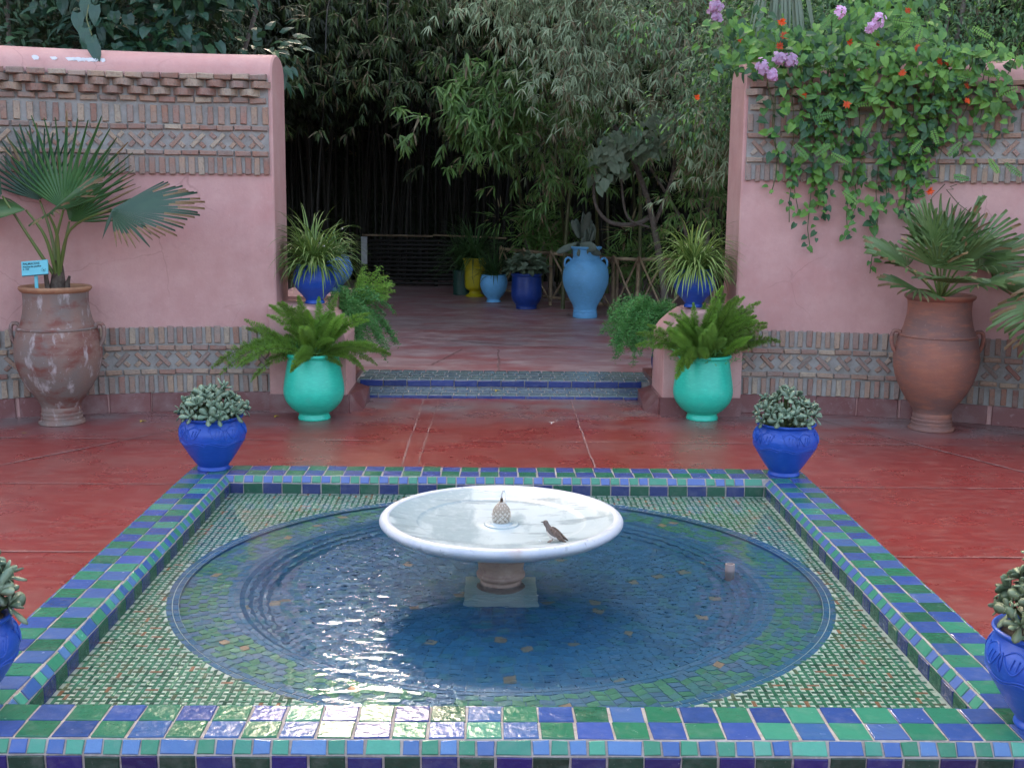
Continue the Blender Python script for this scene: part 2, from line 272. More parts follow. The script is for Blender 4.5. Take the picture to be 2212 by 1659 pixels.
# ------------------------------------------------------------------ mesh helpers
class MB:
    def __init__(s): s.v = []; s.f = []; s.m = []
    def vert(s, p): s.v.append(tuple(p)); return len(s.v) - 1
    def face(s, idx, m=0): s.f.append(tuple(idx)); s.m.append(m)
    def poly(s, pts, m=0):
        k = len(s.v); s.v += [tuple(p) for p in pts]; s.face(range(k, k + len(pts)), m)
    def box(s, x0, x1, y0, y1, z0, z1, m=0):
        k = len(s.v)
        s.v += [(x, y, z) for z in (z0, z1) for y in (y0, y1) for x in (x0, x1)]
        for f in ((0, 2, 3, 1), (4, 5, 7, 6), (0, 1, 5, 4), (2, 6, 7, 3), (0, 4, 6, 2), (1, 3, 7, 5)): s.face([k + i for i in f], m)
    def tube(s, pts, rad, seg=6, m=0, cap=True):
        pts = [Vector(p) for p in pts]; n_ = len(pts)
        if not hasattr(rad, '__len__'): rad = [rad] * n_
        rings = []; up = Vector((0.31, .17, 1)).normalized()
        for i, p in enumerate(pts):
            d = (pts[min(i + 1, n_ - 1)] - pts[max(i - 1, 0)]).normalized()
            a = d.cross(up)
            if a.length < .05: a = d.cross(Vector((1, 0, 0)))
            a.normalize(); b_ = d.cross(a)
            k = len(s.v)
            for j in range(seg):
                t = 2 * pi * j / seg; s.v.append(tuple(p + (a * cos(t) + b_ * sin(t)) * rad[i]))
            rings.append(k)
        for i in range(n_ - 1):
            for j in range(seg):
                j2 = (j + 1) % seg; s.face((rings[i] + j, rings[i] + j2, rings[i + 1] + j2, rings[i + 1] + j), m)
        if cap:
            s.face([rings[0] + j for j in range(seg)], m); s.face([rings[-1] + j for j in reversed(range(seg))], m)
    def lathe(s, prof, seg=48, m=0, wob=0, sm=4, cx=0, cy=0, cz=0):
        P = smooth(prof, sm) if sm else prof
        rows = []
        for i, (r, z) in enumerate(P):
            k = len(s.v)
            for j in range(seg):
                t = 2 * pi * j / seg
                q = r * (1 + wob * mnoise.noise((cos(t) * 1.5, sin(t) * 1.5, z * 6))) if wob else r
                s.v.append((cx + q * cos(t), cy + q * sin(t), cz + z))
            rows.append(k)
        for a, b_ in zip(rows, rows[1:]):
            for j in range(seg):
                j2 = (j + 1) % seg; s.face((a + j, a + j2, b_ + j2, b_ + j), m)
        return rows
    def build(s, name, mats, parent=None, loc=(0, 0, 0), rot=(0, 0, 0), smooth=True, kind=None):
        me = bpy.data.meshes.new(name); me.from_pydata(s.v, [], s.f)
        if not isinstance(mats, (list, tuple)): mats = [mats]
        for mm_ in mats: me.materials.append(mm_)
        me.polygons.foreach_set('material_index', s.m)
        if smooth: me.polygons.foreach_set('use_smooth', [True] * len(s.f))
        me.update()
        o = bpy.data.objects.new(name, me); col.objects.link(o)
        o.location = loc; o.rotation_euler = rot; o.parent = parent
        if kind: o['kind'] = kind
        return o
def smooth(P, n_=4):
    out = []
    for i in range(len(P) - 1):
        p0 = P[max(i - 1, 0)]; p1 = P[i]; p2 = P[i + 1]; p3 = P[min(i + 2, len(P) - 1)]
        for k in range(n_):
            t = k / n_
            out.append(tuple(.5 * ((2 * b_) + (-a + c) * t + (2 * a - 5 * b_ + 4 * c - d) * t * t + (-a + 3 * b_ - 3 * c + d) * t ** 3) for a, b_, c, d in zip(p0, p1, p2, p3)))
    out.append(tuple(P[-1])); return out
def thing(name, label, cat, loc=(0, 0, 0), rz=0, group=None):
    o = bpy.data.objects.new(name, None); col.objects.link(o); o.location = loc; o.rotation_euler = (0, 0, rz)
    o.empty_display_size = .1
    return tag(o, label, cat, group)
def tag(o, label, cat, group=None):
    o['label'] = label; o['category'] = cat
    if group: o['group'] = group
    return o
def inst(name, me, parent, loc=(0, 0, 0), rot=(0, 0, 0), scale=(1, 1, 1), m=None):
    o = bpy.data.objects.new(name, me); col.objects.link(o); o.parent = parent; o.location = loc; o.rotation_euler = rot
    o.scale = scale if hasattr(scale, '__len__') else (scale,) * 3
    if m: o.material_slots[0].link = 'OBJECT'; o.material_slots[0].material = m
    return o
def mesh_of(mb, name, mats, smooth=False):
    o = mb.build(name, mats, smooth=smooth); me = o.data; bpy.data.objects.remove(o); return me
def plate_pts(w_, h_, d, ch, jit, rnd=0):
    """slab: base in XY plane, face at +Z, edges chamfered, corners uneven"""
    j = lambda: R(-jit, jit)
    c = [(-w_ / 2 + j(), -h_ / 2 + j()), (w_ / 2 + j(), -h_ / 2 + j()), (w_ / 2 + j(), h_ / 2 + j()), (-w_ / 2 + j(), h_ / 2 + j())]
    V = [(x, y, 0) for x, y in c] + [(x, y, d - ch) for x, y in c]
    tl = R(-.4, .4) * ch; tl2 = R(-.4, .4) * ch
    V += [(x - math.copysign(ch, x), y - math.copysign(ch, y), d + (tl if x > 0 else -tl) + (tl2 if y > 0 else -tl2)) for x, y in c]
    F = [(0, 1, 5, 4), (1, 2, 6, 5), (2, 3, 7, 6), (3, 0, 4, 7), (4, 5, 9, 8), (5, 6, 10, 9), (6, 7, 11, 10), (7, 4, 8, 11), (8, 9, 10, 11)]
    return V, F
def plate_mesh(name, w_, h_, d, ch, jit, stand=False, m=None):
    V, F = plate_pts(w_, h_, d, ch, jit)
    if stand: V = [(x, -z, y) for x, y, z in V]
    me = bpy.data.meshes.new(name); me.from_pydata(V, [], F); me.materials.append(m); me.update(); return me
def add_plate(mb, w_, h_, d, ch, jit, mtx, m=0):
    V, F = plate_pts(w_, h_, d, ch, jit); k = len(mb.v)
    mb.v += [tuple(mtx @ Vector(p)) for p in V]
    for f in F: mb.face([k + i for i in f], m)

# ------------------------------------------------------------------ ground
PX0, PX1, PY0, PY1 = -1.62, 1.69, 3.03, 6.31          # pool block footprint
mb = MB()
for (x0, x1, y0, y1) in ((-30, 30, -25, 60),): mb.poly([(x0, y0, -.30), (x1, y0, -.30), (x1, y1, -.30), (x0, y1, -.30)])
mb.build('ground', M['soil'], kind='structure', smooth=False)
mb = MB()
def slab(mb, x0, x1, y0, y1, z, t=.25, m=0): mb.box(x0, x1, y0, y1, z - t, z, m)
slab(mb, -9, PX0, -6, 9.3, 0); slab(mb, PX1, 9, -6, 9.3, 0); slab(mb, PX0, PX1, -6, PY0, 0); slab(mb, PX0, PX1, PY1, 9.3, 0)
mb.build('courtyard_floor', M['red_floor'], kind='structure', smooth=False)
def strip(name, pts, w_, z, m, amp=.004):
    mb = MB(); prev = None
    n_ = max(2, int((Vector(pts[1]) - Vector(pts[0])).length / .12))
    a = Vector(pts[0]); b_ = Vector(pts[1]); d = (b_ - a).normalized(); nn = Vector((-d.y, d.x))
    for i in range(n_ + 1):
        p = a.lerp(b_, i / n_) + nn * R(-amp, amp); ww = w_ * R(.6, 1.3) / 2
        k = mb.vert((*(p + nn * ww), z)); mb.vert((*(p - nn * ww), z))
        if prev is not None: mb.face((prev, prev + 1, k + 1, k))
        prev = k
    return mb.build(name, m, kind='structure', smooth=False)
JX = [-.54, .61]
for pts, w_ in ((((-.54, 6.33), (-.54, 8.98)), .009), (((.61, 6.33), (.61, 8.98)), .009), (((-.45, 6.33), (-.42, 8.98)), .006),
                (((-6, 7.47), (6, 7.47)), .009), (((-6, 8.28), (6, 8.28)), .008),
                (((-1.62, 6.28), (-6, 6.28)), .009), (((1.70, 6.32), (6, 6.32)), .010), (((-1.66, 5.05), (-6, 5.05)), .010), (((1.72, 5.05), (6, 5.05)), .010), (((1.72, 3.6), (6, 3.6)), .01), (((-1.7, 3.6), (-6, 3.6)), .01),
                (((-1.75, 8.35), (-3.9, 5.2)), .012), (((1.95, 8.4), (2.25, 7.5)), .012), (((2.32, 8.45), (4.2, 4.6)), .014), (((3.3, 8.2), (4.8, 6.6)), .012)):
    strip('floor_joint', pts, w_, .004, M['joint'])
def blob(name, cx, cy, rx, ry, z, m, seed, seg=40, kind='structure'):
    mb = MB(); pts = []
    for i in range(seg):
        t = 2 * pi * i / seg; q = 1 + .35 * mnoise.noise((cos(t) * 1.6 + seed, sin(t) * 1.6, seed * 3.1)) + .12 * mnoise.noise((cos(t) * 6, sin(t) * 6 + seed, 2))
        pts.append((cx + rx * q * cos(t), cy + ry * q * sin(t), z))
    mb.poly(pts, 0); return mb.build(name, m, kind=kind, smooth=False)
# terrace beyond the steps
mb = MB(); mb.box(-9, 9, 10.0, 20.5, -.2, .085); mb.build('terrace_floor', M['old_floor'], kind='structure', smooth=False)
for pts in (((-1.6, 12.6), (1.2, 11.3)), ((.05, 10.02), (.05, 11.4)), ((-.3, 11.4), (-.55, 10.3)), ((-3, 13.2), (3, 13.2))): strip('floor_joint', pts, .02, .089, M['joint'], .008)

# ------------------------------------------------------------------ steps
st = bpy.data.objects.new('steps', None); col.objects.link(st); st['kind'] = 'structure'; st.location = (0, 9.1, 0)
mb = MB(); mb.box(-1.12, 1.30, .006, .42, -.1, .019); mb.box(-1.12, 1.30, .412, .91, -.1, .078)
mb.build('step_bed', M['grout'], st, smooth=False)
tt = [plate_mesh('tile', .092, .119, .009, .003, .003, m=M['step_top']) for _ in range(5)]
tf = [plate_mesh('tile', .186, .05, .012, .003, .002, stand=True, m=M['step_front']) for _ in range(4)]
tf0 = [plate_mesh('tile', .186, .022, .012, .002, .002, stand=True, m=M['step_front']) for _ in range(4)]
for r_ in range(3):
    for i in range(24): inst('tile', random.choice(tt), st, (-1.06 + i * .1 + (r_ % 2) * .03, .067 + r_ * .128, .0185))
for r_ in range(4):
    for i in range(24): inst('tile', random.choice(tt), st, (-1.06 + i * .1 + (r_ % 2) * .03, .47 + r_ * .126, .0775))
for i in range(12):
    inst('tile', random.choice(tf0), st, (-1.0 + i * .194, .006, .009))
    inst('tile', random.choice(tf), st, (-1.0 + i * .194, .412, .053))
mb = MB()
for s_, x in ((-1, -1.12), (1, 1.30)):
    x0, x1 = sorted((x, x + s_ * .28)); mb.box(x0, x1, -.02, .93, -.1, .12)
mb.build('step_side', M['skirt'], st, smooth=False)

# ------------------------------------------------------------------ garden walls
def wall(side, x_end, x_far, yf, curv, label, vis):
    g = lambda x: yf - curv * (x - x_end) ** 2
    ang = lambda x: atan2(-2 * curv * (x - x_end), 1)
    root = thing('garden_wall', label, 'wall', (x_end, yf, 0), 0, 'pink garden walls either side of the opening')
    ox, oy = x_end, yf
    T = .50; N_ = 40
    prof = [(0, -.2), (0, 2.41)]
    for k in range(1, 13):
        t = pi * k / 12; prof.append((T / 2 - T / 2 * cos(t), 2.41 + .165 * sin(t) ** .8))
    prof.append((T, -.2))
    mb = MB(); rows = []
    for i in range(N_ + 1):
        x = x_end + (x_far - x_end) * i / N_; a = ang(x); nx, ny = -sin(a), cos(a)
        if i == 0: nx, ny = (0, 1)
        k = len(mb.v)
        for (d, z) in prof:
            wv_ = .006 * mnoise.noise((x * 1.5, z * 1.5, side))
            mb.v.append((x + nx * (d + (wv_ if d < .3 else 0)) - ox, g(x) + ny * (d + (wv_ if d < .3 else 0)) - oy, z))
        rows.append(k)
    for a, b_ in zip(rows, rows[1:]):
        for j in range(len(prof) - 1): mb.face((a + j, b_ + j, b_ + j + 1, a + j + 1))
    # rounded end: inset rings
    P = [mb.v[rows[0] + j] for j in range(len(prof))]
    k0 = rows[0]
    k = len(mb.v); mb.v += [(p[0] - side * .012, .010 + p[1] * (1 - .02 / T), p[2] - (.010 if p[2] > 0 else 0)) for p in P]
    for j in range(len(prof) - 1): mb.face((k0 + j, k0 + j + 1, k + j + 1, k + j))
    mb.face([k + j for j in range(len(prof))])
    body = mb.build('plaster_body', M['pink'], root); body.data.set_sharp_from_angle(angle=radians(32))
    me = body.data
    # mortar panels
    def panel(name, z0, z1, d, m, xa, ragged=0):
        mb = MB(); pr = None; n_ = 60
        for i in range(n_ + 1):
            x = xa + (x_far - xa) * i / n_; a = ang(x); p = (x + sin(a) * d - ox, g(x) - cos(a) * d - oy); q = (x - ox, g(x) - oy)
            zb = z0 + R(-ragged, ragged)
            k = len(mb.v); mb.v += [(*q, zb), (*p, zb), (*p, z1), (*q, z1)]
            if pr is not None:
                for j in range(3): mb.face((pr + j, k + j, k + j + 1, pr + j + 1))
            else: mb.face((k, k + 1, k + 2, k + 3))
            pr = k
        return mb.build(name, m, root, smooth=False)
    xs = x_end + side * .015
    panel('mortar_band', 1.725, 2.385, .014, M['mortar'], xs, .003)
    panel('mortar_band', .137, .615, .014, M['mortar'], x_end + side * .015, .003)
    # bricks
    var = {}
    def vm(key, w_, h_, d, ch, jit):
        if key not in var: var[key] = [plate_mesh('brick', w_, h_, d, ch, jit, stand=True, m=M['brick']) for _ in range(6)]
        return random.choice(var[key])
    def cog():
        mb = MB(); hw, dp, h = .072, .088, .0225
        j = lambda: R(-.003, .003)
        fr = [(-hw, 0), (-hw * .45, -dp * .75 + j()), (-hw * .1, -dp + j()), (hw * .45, -dp * .7 + j()), (hw, 0)]
        k = len(mb.v)
        for z in (-h, h):
            for x, y in fr: mb.v.append((x + (0 if y == 0 else j()), y, z + j()))
        for i in range(4): mb.face((k + i, k + i + 1, k + 6 + i, k + 5 + i))
        mb.face([k + i for i in reversed(range(5))]); mb.face([k + 5 + i for i in range(5)])
        return mesh_of(mb, 'brick', M['brick'])
    var['cog'] = [cog() for _ in range(6)]
    cnt = [0]; rest = MB(); jobs = []
    def put(me_fn, x, z, d=.013, tilt=0, sc_=1):
        a = ang(x); p = Vector((x + sin(a) * d - ox, g(x) - cos(a) * d - oy, z))
        jobs.append((me_fn, p, a, tilt + R(-.02, .02), sc_, abs(x)))
    def row(z, pitch, fn, d=.013, start=.03, tilt=0, phase=0, jz=.003, tl=None):
        x = xs + side * (start + phase)
        while abs(x) < abs(x_far) - .1:
            put(fn, x, z + R(-jz, jz), d, tilt)
            x += side * pitch * R(.96, 1.04)
    sold = lambda: vm('s', .040, .122, .016, .005, .003)
    course = lambda: vm('c', .116, .034, .022, .005, .003)
    header = lambda: vm('h', .112, .040, .060, .006, .003)
    header2 = lambda: vm('h2', .112, .040, .022, .006, .003)
    cg = lambda: random.choice(var['cog'])
    xl = lambda: vm('xl', .128, .030, .014, .004, .002); xsh = lambda: vm('xs', .047, .030, .013, .004, .002)
    row(2.389, .122, header, start=.06); row(2.341, .155, cg, start=.05); row(2.284, .155, cg, start=.05, phase=.077)
    row(2.232, .128, header2, start=.07); row(2.127, .078, sold, start=.02); row(2.040, .121, course, start=.06)
    row(1.863, .121, course, start=.06); row(1.772, .066, sold, start=.02)
    row(.562, .066, sold, start=.0); row(.470, .121, course, start=.04); row(.295, .121, course, start=.04); row(.204, .068, sold, start=.0)
    for z in (1.952, .387):
        x = xs + side * .085
        while abs(x) < abs(x_far) - .15:
            s2 = random.choice((1, 1, -1))
            put(xl, x, z, tilt=s2 * .80)
            for e in (-1, 1): put(xsh, x + e * .032, z + e * s2 * .032, tilt=-s2 * .78)
            x += side * .139 * R(.97, 1.03)
    jobs.sort(key=lambda j: j[5])
    for (fn, p, a, tilt, s_, ax) in jobs:
        me_ = fn()
        if cnt[0] < 298 + 0 and ax < vis + 1.0 and (ax < vis):
            o = inst('brick', me_, root, p, (0, tilt, a)); cnt[0] += 1
        else:
            mt = Matrix.Translation(p) @ Matrix.Rotation(a, 4, 'Z') @ Matrix.Rotation(tilt, 4, 'Y'); k = len(rest.v)
            rest.v += [tuple(mt @ v.co) for v in me_.vertices]
            mi = random.randrange(3)
            for f in me_.polygons: rest.face([k + i for i in f.vertices], mi)
    r_ = rest.build('brickwork', [mat('joined_brick', c, [(14, (.26, .24, .21), .45, .65, .5), (70, (.16, .09, .07), .5, .72, .6)], rough=.85, bump=[(40, .006, .6)]) for c in ((.30, .15, .10), (.37, .27, .18), (.25, .12, .09))], root, smooth=False); r_['kind'] = 'stuff'
    # skirting tiles
    x = x_end + side * .17
    while abs(x) < abs(x_far) - .2:
        a = ang(x); me_ = vm('k', .285, .142, .02, .004, .002)
        o = inst('skirting_tile', me_, root, (x - ox, g(x) - oy, .068), (0, R(-.004, .004), a), m=M['skirt']); x += side * .29
    return root, g
wl, gl = wall(-1, -1.60, -6.2, 8.54, .115, 'curved pink plaster wall left of the opening, behind the aqua plant sign', 3.6)
wr, gr = wall(1, 1.81, 6.2, 8.61, .13, 'curved pink plaster wall right of the opening, overgrown with flowering vine', 3.9)
# splash of white droppings on the left wall top
for i in range(18):
    x = R(-2.95, -2.74) if i > 5 else (R(-3.16, -3.13) if i < 3 else R(-3.07, -3.03))
    o = blob('white_splash', 0, 0, R(.015, .04), R(.008, .018), 0, M['guano'], i, 14, None)
    a = .5; o.parent = wl; o.location = (x + 1.60, gl(x) - 8.54 + .018 + R(-.002, .002), 2.484); o.rotation_euler = (radians(72), 0, 0); o.name = 'dropping_stain'

# ------------------------------------------------------------------ pedestals
def pedestal(side, x_in, x_out, label):
    root = thing('pedestal', label, 'pedestal', ((x_in + x_out) / 2, 8.70, 0), 0, 'pink pedestals beside the steps')
    cx = (x_in + x_out) / 2; hw = abs(x_out - x_in) / 2
    mb = MB(); prof = []
    # top outline across X: lower at the inner edge, rising to the wall
    q = [(-hw, .0), (-hw, .56), (-hw + .015, .61), (-hw + .05, .655), (-hw + .11, .71), (-hw + .18, .755), (-hw + .26, .777), (hw, .779), (hw, 0)]
    for (y, ins) in ((-.25, .02), (-.232, .0), (.30, 0), (.318, .02)):
        k = len(mb.v)
        for (x, z) in q: mb.v.append((x * (1 - ins), y, z - (ins if z > .3 else 0)))
        prof.append(k)
    if side < 0: mb.v = [(-x, y, z) for x, y, z in mb.v]
    for a, b_ in zip(prof, prof[1:]):
        for j in range(len(q) - 1): mb.face((a + j, a + j + 1, b_ + j + 1, b_ + j))
    mb.face([prof[0] + j for j in range(len(q))]); mb.face([prof[-1] + j for j in range(len(q))])
    mb.build('plaster_block', M['pink'], root, smooth=False)
    mb = MB(); s_ = 1 if side > 0 else -1
    xi = -s_ * hw
    x0, x1 = sorted((xi - s_ * .014, s_ * hw)); mb.box(x0, x1, -.268, -.254, -.1, .135)
    x0, x1 = sorted((xi - s_ * .014, xi - s_ * .0)); mb.box(x0 - .001, x1, -.2535, .33, -.1, .135)
    # toe sloping out along the step side
    a = xi - s_ * .015
    mb.poly([(a, -.2, .13), (a, .33, .13), (a - s_ * .09, .33, .10), (a - s_ * .09, -.12, .0)])
    mb.poly([(a, -.2, .13), (a - s_ * .09, -.12, .0), (a, -.2, 0)])
    mb.poly([(a - s_ * .09, .33, .10), (a - s_ * .09, .33, -.05), (a - s_ * .09, -.12, 0)])
    mb.build('skirting', M['skirt'], root, smooth=False)
    return root
pedestal(-1, -1.07, -1.635, 'pink plaster pedestal left of the steps, behind the left turquoise pot')
pedestal(1, 1.245, 1.83, 'pink plaster pedestal right of the steps, behind the right turquoise pot')
for s_, xa, xb in ((-1, -1.2, -1.7), (1, 1.4, 1.95)):
    mb = MB(); x0, x1 = sorted((xa, xb)); mb.box(x0, x1, 9.05, 9.9, 0, .80 if s_ < 0 else .6)
    o = mb.build('low_wall', M['pink'], smooth=False)
    tag(o, 'low pink wall stub behind the ' + ('left' if s_ < 0 else 'right') + ' pedestal, under trailing fern', 'low wall')

# ------------------------------------------------------------------ pool
pool = thing('tiled_pool_kerb', 'raised square pool kerb tiled in a blue and green checkerboard', 'pool kerb', (.035, 4.67, 0))
ox, oy = .035, 4.67
ZT = .10; PT = .1035
XO0, XO1, YO0, YO1 = -1.64, 1.71, 3.06, 6.33            # flat top, outer
XI0, XI1, YI0, YI1 = XO0 + 2 * PT, XO1 - 2 * PT, YO0 + 2 * PT, YO1 - 2 * PT
mb = MB()
g_ = .004
for (x0, x1, y0, y1) in ((XO0, XO1, YO0, YI0), (XO0, XO1, YI1, YO1), (XO0, XI0, YI0, YI1), (XI1, XO1, YI0, YI1)):
    mb.box(x0 - ox, x1 - ox, y0 - oy, y1 - oy, -.27, ZT - g_)
# bevel beds, inner and outer
B = .030; D = .036
def bevel(mb, x0, y0, x1, y1, nx, ny, ext0=0, ext1=0):
    L_ = Vector((x1 - x0, y1 - y0)).normalized()
    a = (x0 - ox, y0 - oy); b_ = (x1 - ox, y1 - oy); zt = ZT - g_
    a2 = (a[0] + nx * B + L_.x * ext0, a[1] + ny * B + L_.y * ext0); b2 = (b_[0] + nx * B - L_.x * ext1, b_[1] + ny * B - L_.y * ext1)
    mb.poly([(*a, zt), (*b_, zt), (*b2, zt - D), (*a2, zt - D)]); mb.poly([(*a2, zt - D), (*b2, zt - D), (*b2, -.27), (*a2, -.27)])
bevel(mb, XI0, YI0, XI0, YI1, 1, 0, B, B); bevel(mb, XI1, YI1, XI1, YI0, -1, 0, B, B); bevel(mb, XI0, YI1, XI1, YI1, 0, -1, B, B); bevel(mb, XI0, YI0, XI1, YI0, 0, 1, B, B)
bevel(mb, XO0, YO0, XO1, YO0, 0, -1, -B, -B); bevel(mb, XO0, YO0, XO0, YO1, -1, 0, -B, -B); bevel(mb, XO1, YO0, XO1, YO1, 1, 0, -B, -B); bevel(mb, XO0, YO1, XO1, YO1, 0, 1, -B, -B)
mb.build('kerb_bed', M['grout'], pool, smooth=False)
jobs = []   # (kind, matrix, colour pair, dark)
TS = PT - .006
def T_(x, y, z): return Matrix.Translation((x - ox, y - oy, z))
big = [plate_mesh('tile', TS, TS, .0055, .0022, .0028, m=M['tg']) for _ in range(8)]
small = [plate_mesh('tile', .0465, .040, .0055, .002, .0018, m=M['tg']) for _ in range(6)]
wide = [plate_mesh('tile', .094, .040, .0055, .002, .002, m=M['tg']) for _ in range(4)]
face = [plate_mesh('tile', TS, .056, .006, .0022, .002, m=M['tg']) for _ in range(6)]
zb = ZT - g_ - .0008
nx_ = round((XO1 - XO0) / PT); px_ = (XO1 - XO0) / nx_
ny_ = round((YI1 - YI0) / PT); py_ = (YI1 - YI0) / ny_
def pick(i, a, b_): return a if i % 2 else b_
for r_ in range(2):
    for i in range(nx_):
        x = XO0 + px_ * (i + .5)
        jobs.append((big, T_(x, YO0 + PT * (r_ + .5), zb), pick(i + r_, M['tg'], M['tb']), 0))
        jobs.append((big, T_(x, YI1 + PT * (r_ + .5), zb), pick(i + r_, M['tg'], M['tb']), 3))
for r_ in range(2):
    for i in range(ny_):
        y = YI0 + py_ * (i + .5)
        jobs.append((big, T_(XO0 + PT * (r_ + .5), y, zb), pick(i + r_, M['tg'], M['tb']), 1 + i * .02))
        jobs.append((big, T_(XO1 - PT * (r_ + .5), y, zb), pick(i + r_ + 1, M['tg'], M['tb']), 1 + i * .02))
sl = atan2(D, B)
def lip(x0, y0, x1, y1, nx, ny, pri, faces=True, fz=.030, pitch=.0517):
    d = Vector((x1 - x0, y1 - y0)); L_ = d.length; d.normalize()
    rz = atan2(-nx, ny) + pi          # local -Y... face slopes towards (nx,ny)
    rot = Matrix.Rotation(atan2(ny, nx) + pi / 2, 4, 'Z') @ Matrix.Rotation(sl, 4, 'X')
    s_ = pitch / 2; i = 0
    while s_ < L_ - .02:
        x = x0 + d.x * s_ + nx * B * .5; y = y0 + d.y * s_ + ny * B * .5
        ww = random.random() < .08 and pitch < .06
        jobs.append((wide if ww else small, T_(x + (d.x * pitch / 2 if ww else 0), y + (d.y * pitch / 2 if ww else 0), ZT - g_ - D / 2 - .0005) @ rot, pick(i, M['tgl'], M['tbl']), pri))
        s_ += pitch * (2 if ww else 1); i += 1
    if faces:
        rf = Matrix.Rotation(atan2(ny, nx) + pi / 2, 4, 'Z') @ Matrix.Rotation(pi / 2, 4, 'X')
        s_ = PT / 2; i = 0
        while s_ < L_:
            x = x0 + d.x * s_ + nx * (B - .0008); y = y0 + d.y * s_ + ny * (B - .0008)
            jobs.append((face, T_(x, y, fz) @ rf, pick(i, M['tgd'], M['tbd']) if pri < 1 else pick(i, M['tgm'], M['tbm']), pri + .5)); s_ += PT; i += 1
lip(XO0, YO0, XO1, YO0, 0, -1, .2, True, .030)
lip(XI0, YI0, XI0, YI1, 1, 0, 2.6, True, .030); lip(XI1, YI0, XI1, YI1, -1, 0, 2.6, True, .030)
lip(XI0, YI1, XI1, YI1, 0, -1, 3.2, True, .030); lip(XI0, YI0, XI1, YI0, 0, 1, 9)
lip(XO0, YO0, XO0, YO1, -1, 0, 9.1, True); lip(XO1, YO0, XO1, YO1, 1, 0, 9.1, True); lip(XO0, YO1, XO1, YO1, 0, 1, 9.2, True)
jobs.sort(key=lambda j: j[3])
rest = MB(); rm = [M[k] for k in ('tg', 'tb', 'tgl', 'tbl', 'tgd', 'tbd', 'tgm', 'tbm')]
rm2 = [glaze('joined_' + k, [c]) for k, c in (('green', (.02, .14, .08)), ('blue', (.045, .07, .23)), ('pale_green', (.04, .22, .14)), ('pale_blue', (.07, .13, .32)), ('deep_green', (.005, .04, .025)), ('deep_blue', (.013, .018, .12)), ('inner_green', (.012, .08, .045)), ('inner_blue', (.02, .033, .12)))]
for i, (vs_, mt, m_, pr) in enumerate(jobs):
    me_ = random.choice(vs_)
    if i < 299:
        o = inst('tile', me_, pool, m=m_); o.matrix_local = mt
    else:
        k = len(rest.v); rest.v += [tuple(mt @ v.co) for v in me_.vertices]; mi = rm.index(m_)
        for f in me_.polygons: rest.face([k + j for j in f.vertices], mi)
rest.build('far_tiles', rm2, pool, smooth=False)['kind'] = 'stuff'

# pool floor: slab with the round basin cut out
CX, CY, RO, RI = .045, 4.70, 1.355, 1.12
pf = bpy.data.objects.new('pool_floor', None); col.objects.link(pf); pf['kind'] = 'structure'; pf.location = (CX, CY, 0)
def ring_pts(r, z, n_=96): return [(r * cos(2 * pi * i / n_), r * sin(2 * pi * i / n_), z) for i in range(n_)]
mb = MB(); n_ = 96
a = len(mb.v); mb.v += ring_pts(RO - .05, -.004)
b_ = len(mb.v)
for i in range(n_):
    t = 2 * pi * i / n_; c_, s_ = cos(t), sin(t); q = 1.5 / max(abs(c_), abs(s_)); mb.v.append((c_ * q, s_ * q, -.004))
for i in range(n_):
    j = (i + 1) % n_; mb.face((a + i, a + j, b_ + j, b_ + i))
ra = len(mb.v); mb.v += ring_pts(RO - .052, -.035); rb = len(mb.v); mb.v += ring_pts(RI - .045, -.035); rc = len(mb.v); mb.v += ring_pts(RI - .17, -.145); 
for u_, v_ in ((a, ra), (ra, rb), (rb, rc)):
    for i in range(n_):
        j = (i + 1) % n_; mb.face((u_ + i, u_ + j, v_ + j, v_ + i), 1 if u_ == a else (3 if u_ == rb else 2))
mb.face([rc + i for i in range(n_)], 2)
mb.build('floor_bed', [mat('pale_mosaic_grout', (.72, .76, .62), [(14, (.5, .56, .44), .45, .7, .7)], rough=.6), simple('basin_edge_glaze', (.03, .12, .22)), simple('basin_grout', (.045, .175, .26), .6), mat('sloping_basin_mosaic', (.03, .15, .26), [(40, (.05, .20, .30), .4, .6, .8), (28, (.02, .10, .18), .5, .6, .7)], rough=.3)], pf, smooth=False)
# woven mosaic bars
pieces = []
c_ = .0285
for i in range(-52, 53):
    for j in range(-52, 53):
        x, y = i * c_ + R(-.001, .001), j * c_ + R(-.001, .001)
        if not (XI0 + B + .02 < x + CX < XI1 - B - .02 and YI0 + B + .02 < y + CY < YI1 - B - .02): continue
        if sqrt(x * x + y * y) < RO - .002: continue
        h = (i + j) % 2
        pieces.append((x, y, R(-.05, .05) + (0 if h else pi / 2), random.choices(('w_green', 'w_green2', 'w_dark', 'w_moss', 'w_tan'), (5, 5, 1.8, 1.6, .6))[0]))
pieces.sort(key=lambda p: p[1])
bars = [plate_mesh('mosaic_piece', .0405, .0125, .004, .0012, .0012, m=M['w_green']) for _ in range(6)]
WM = ['w_green', 'w_green2', 'w_dark', 'w_moss', 'w_tan', 'w_cream']; rest = MB()
for k_, (x, y, a, m_) in enumerate(pieces):
    if k_ < 290: inst('mosaic_piece', random.choice(bars), pf, (x, y, -.0035), (0, 0, a), m=M[m_])
    else: add_plate(rest, .0405, .0125, .004, .0012, .0012, Matrix.Translation((x, y, -.0035)) @ Matrix.Rotation(a, 4, 'Z'), WM.index(m_))
    if True: add_plate(rest, .0135, .0135, .003, .001, .001, Matrix.Translation((x + c_ / 2, y + c_ / 2, -.0035)), 5) if sqrt((x + c_ / 2) ** 2 + (y + c_ / 2) ** 2) > RO + .004 else 0
rest.build('woven_mosaic', [M[k] for k in WM], pf, smooth=False)['kind'] = 'stuff'
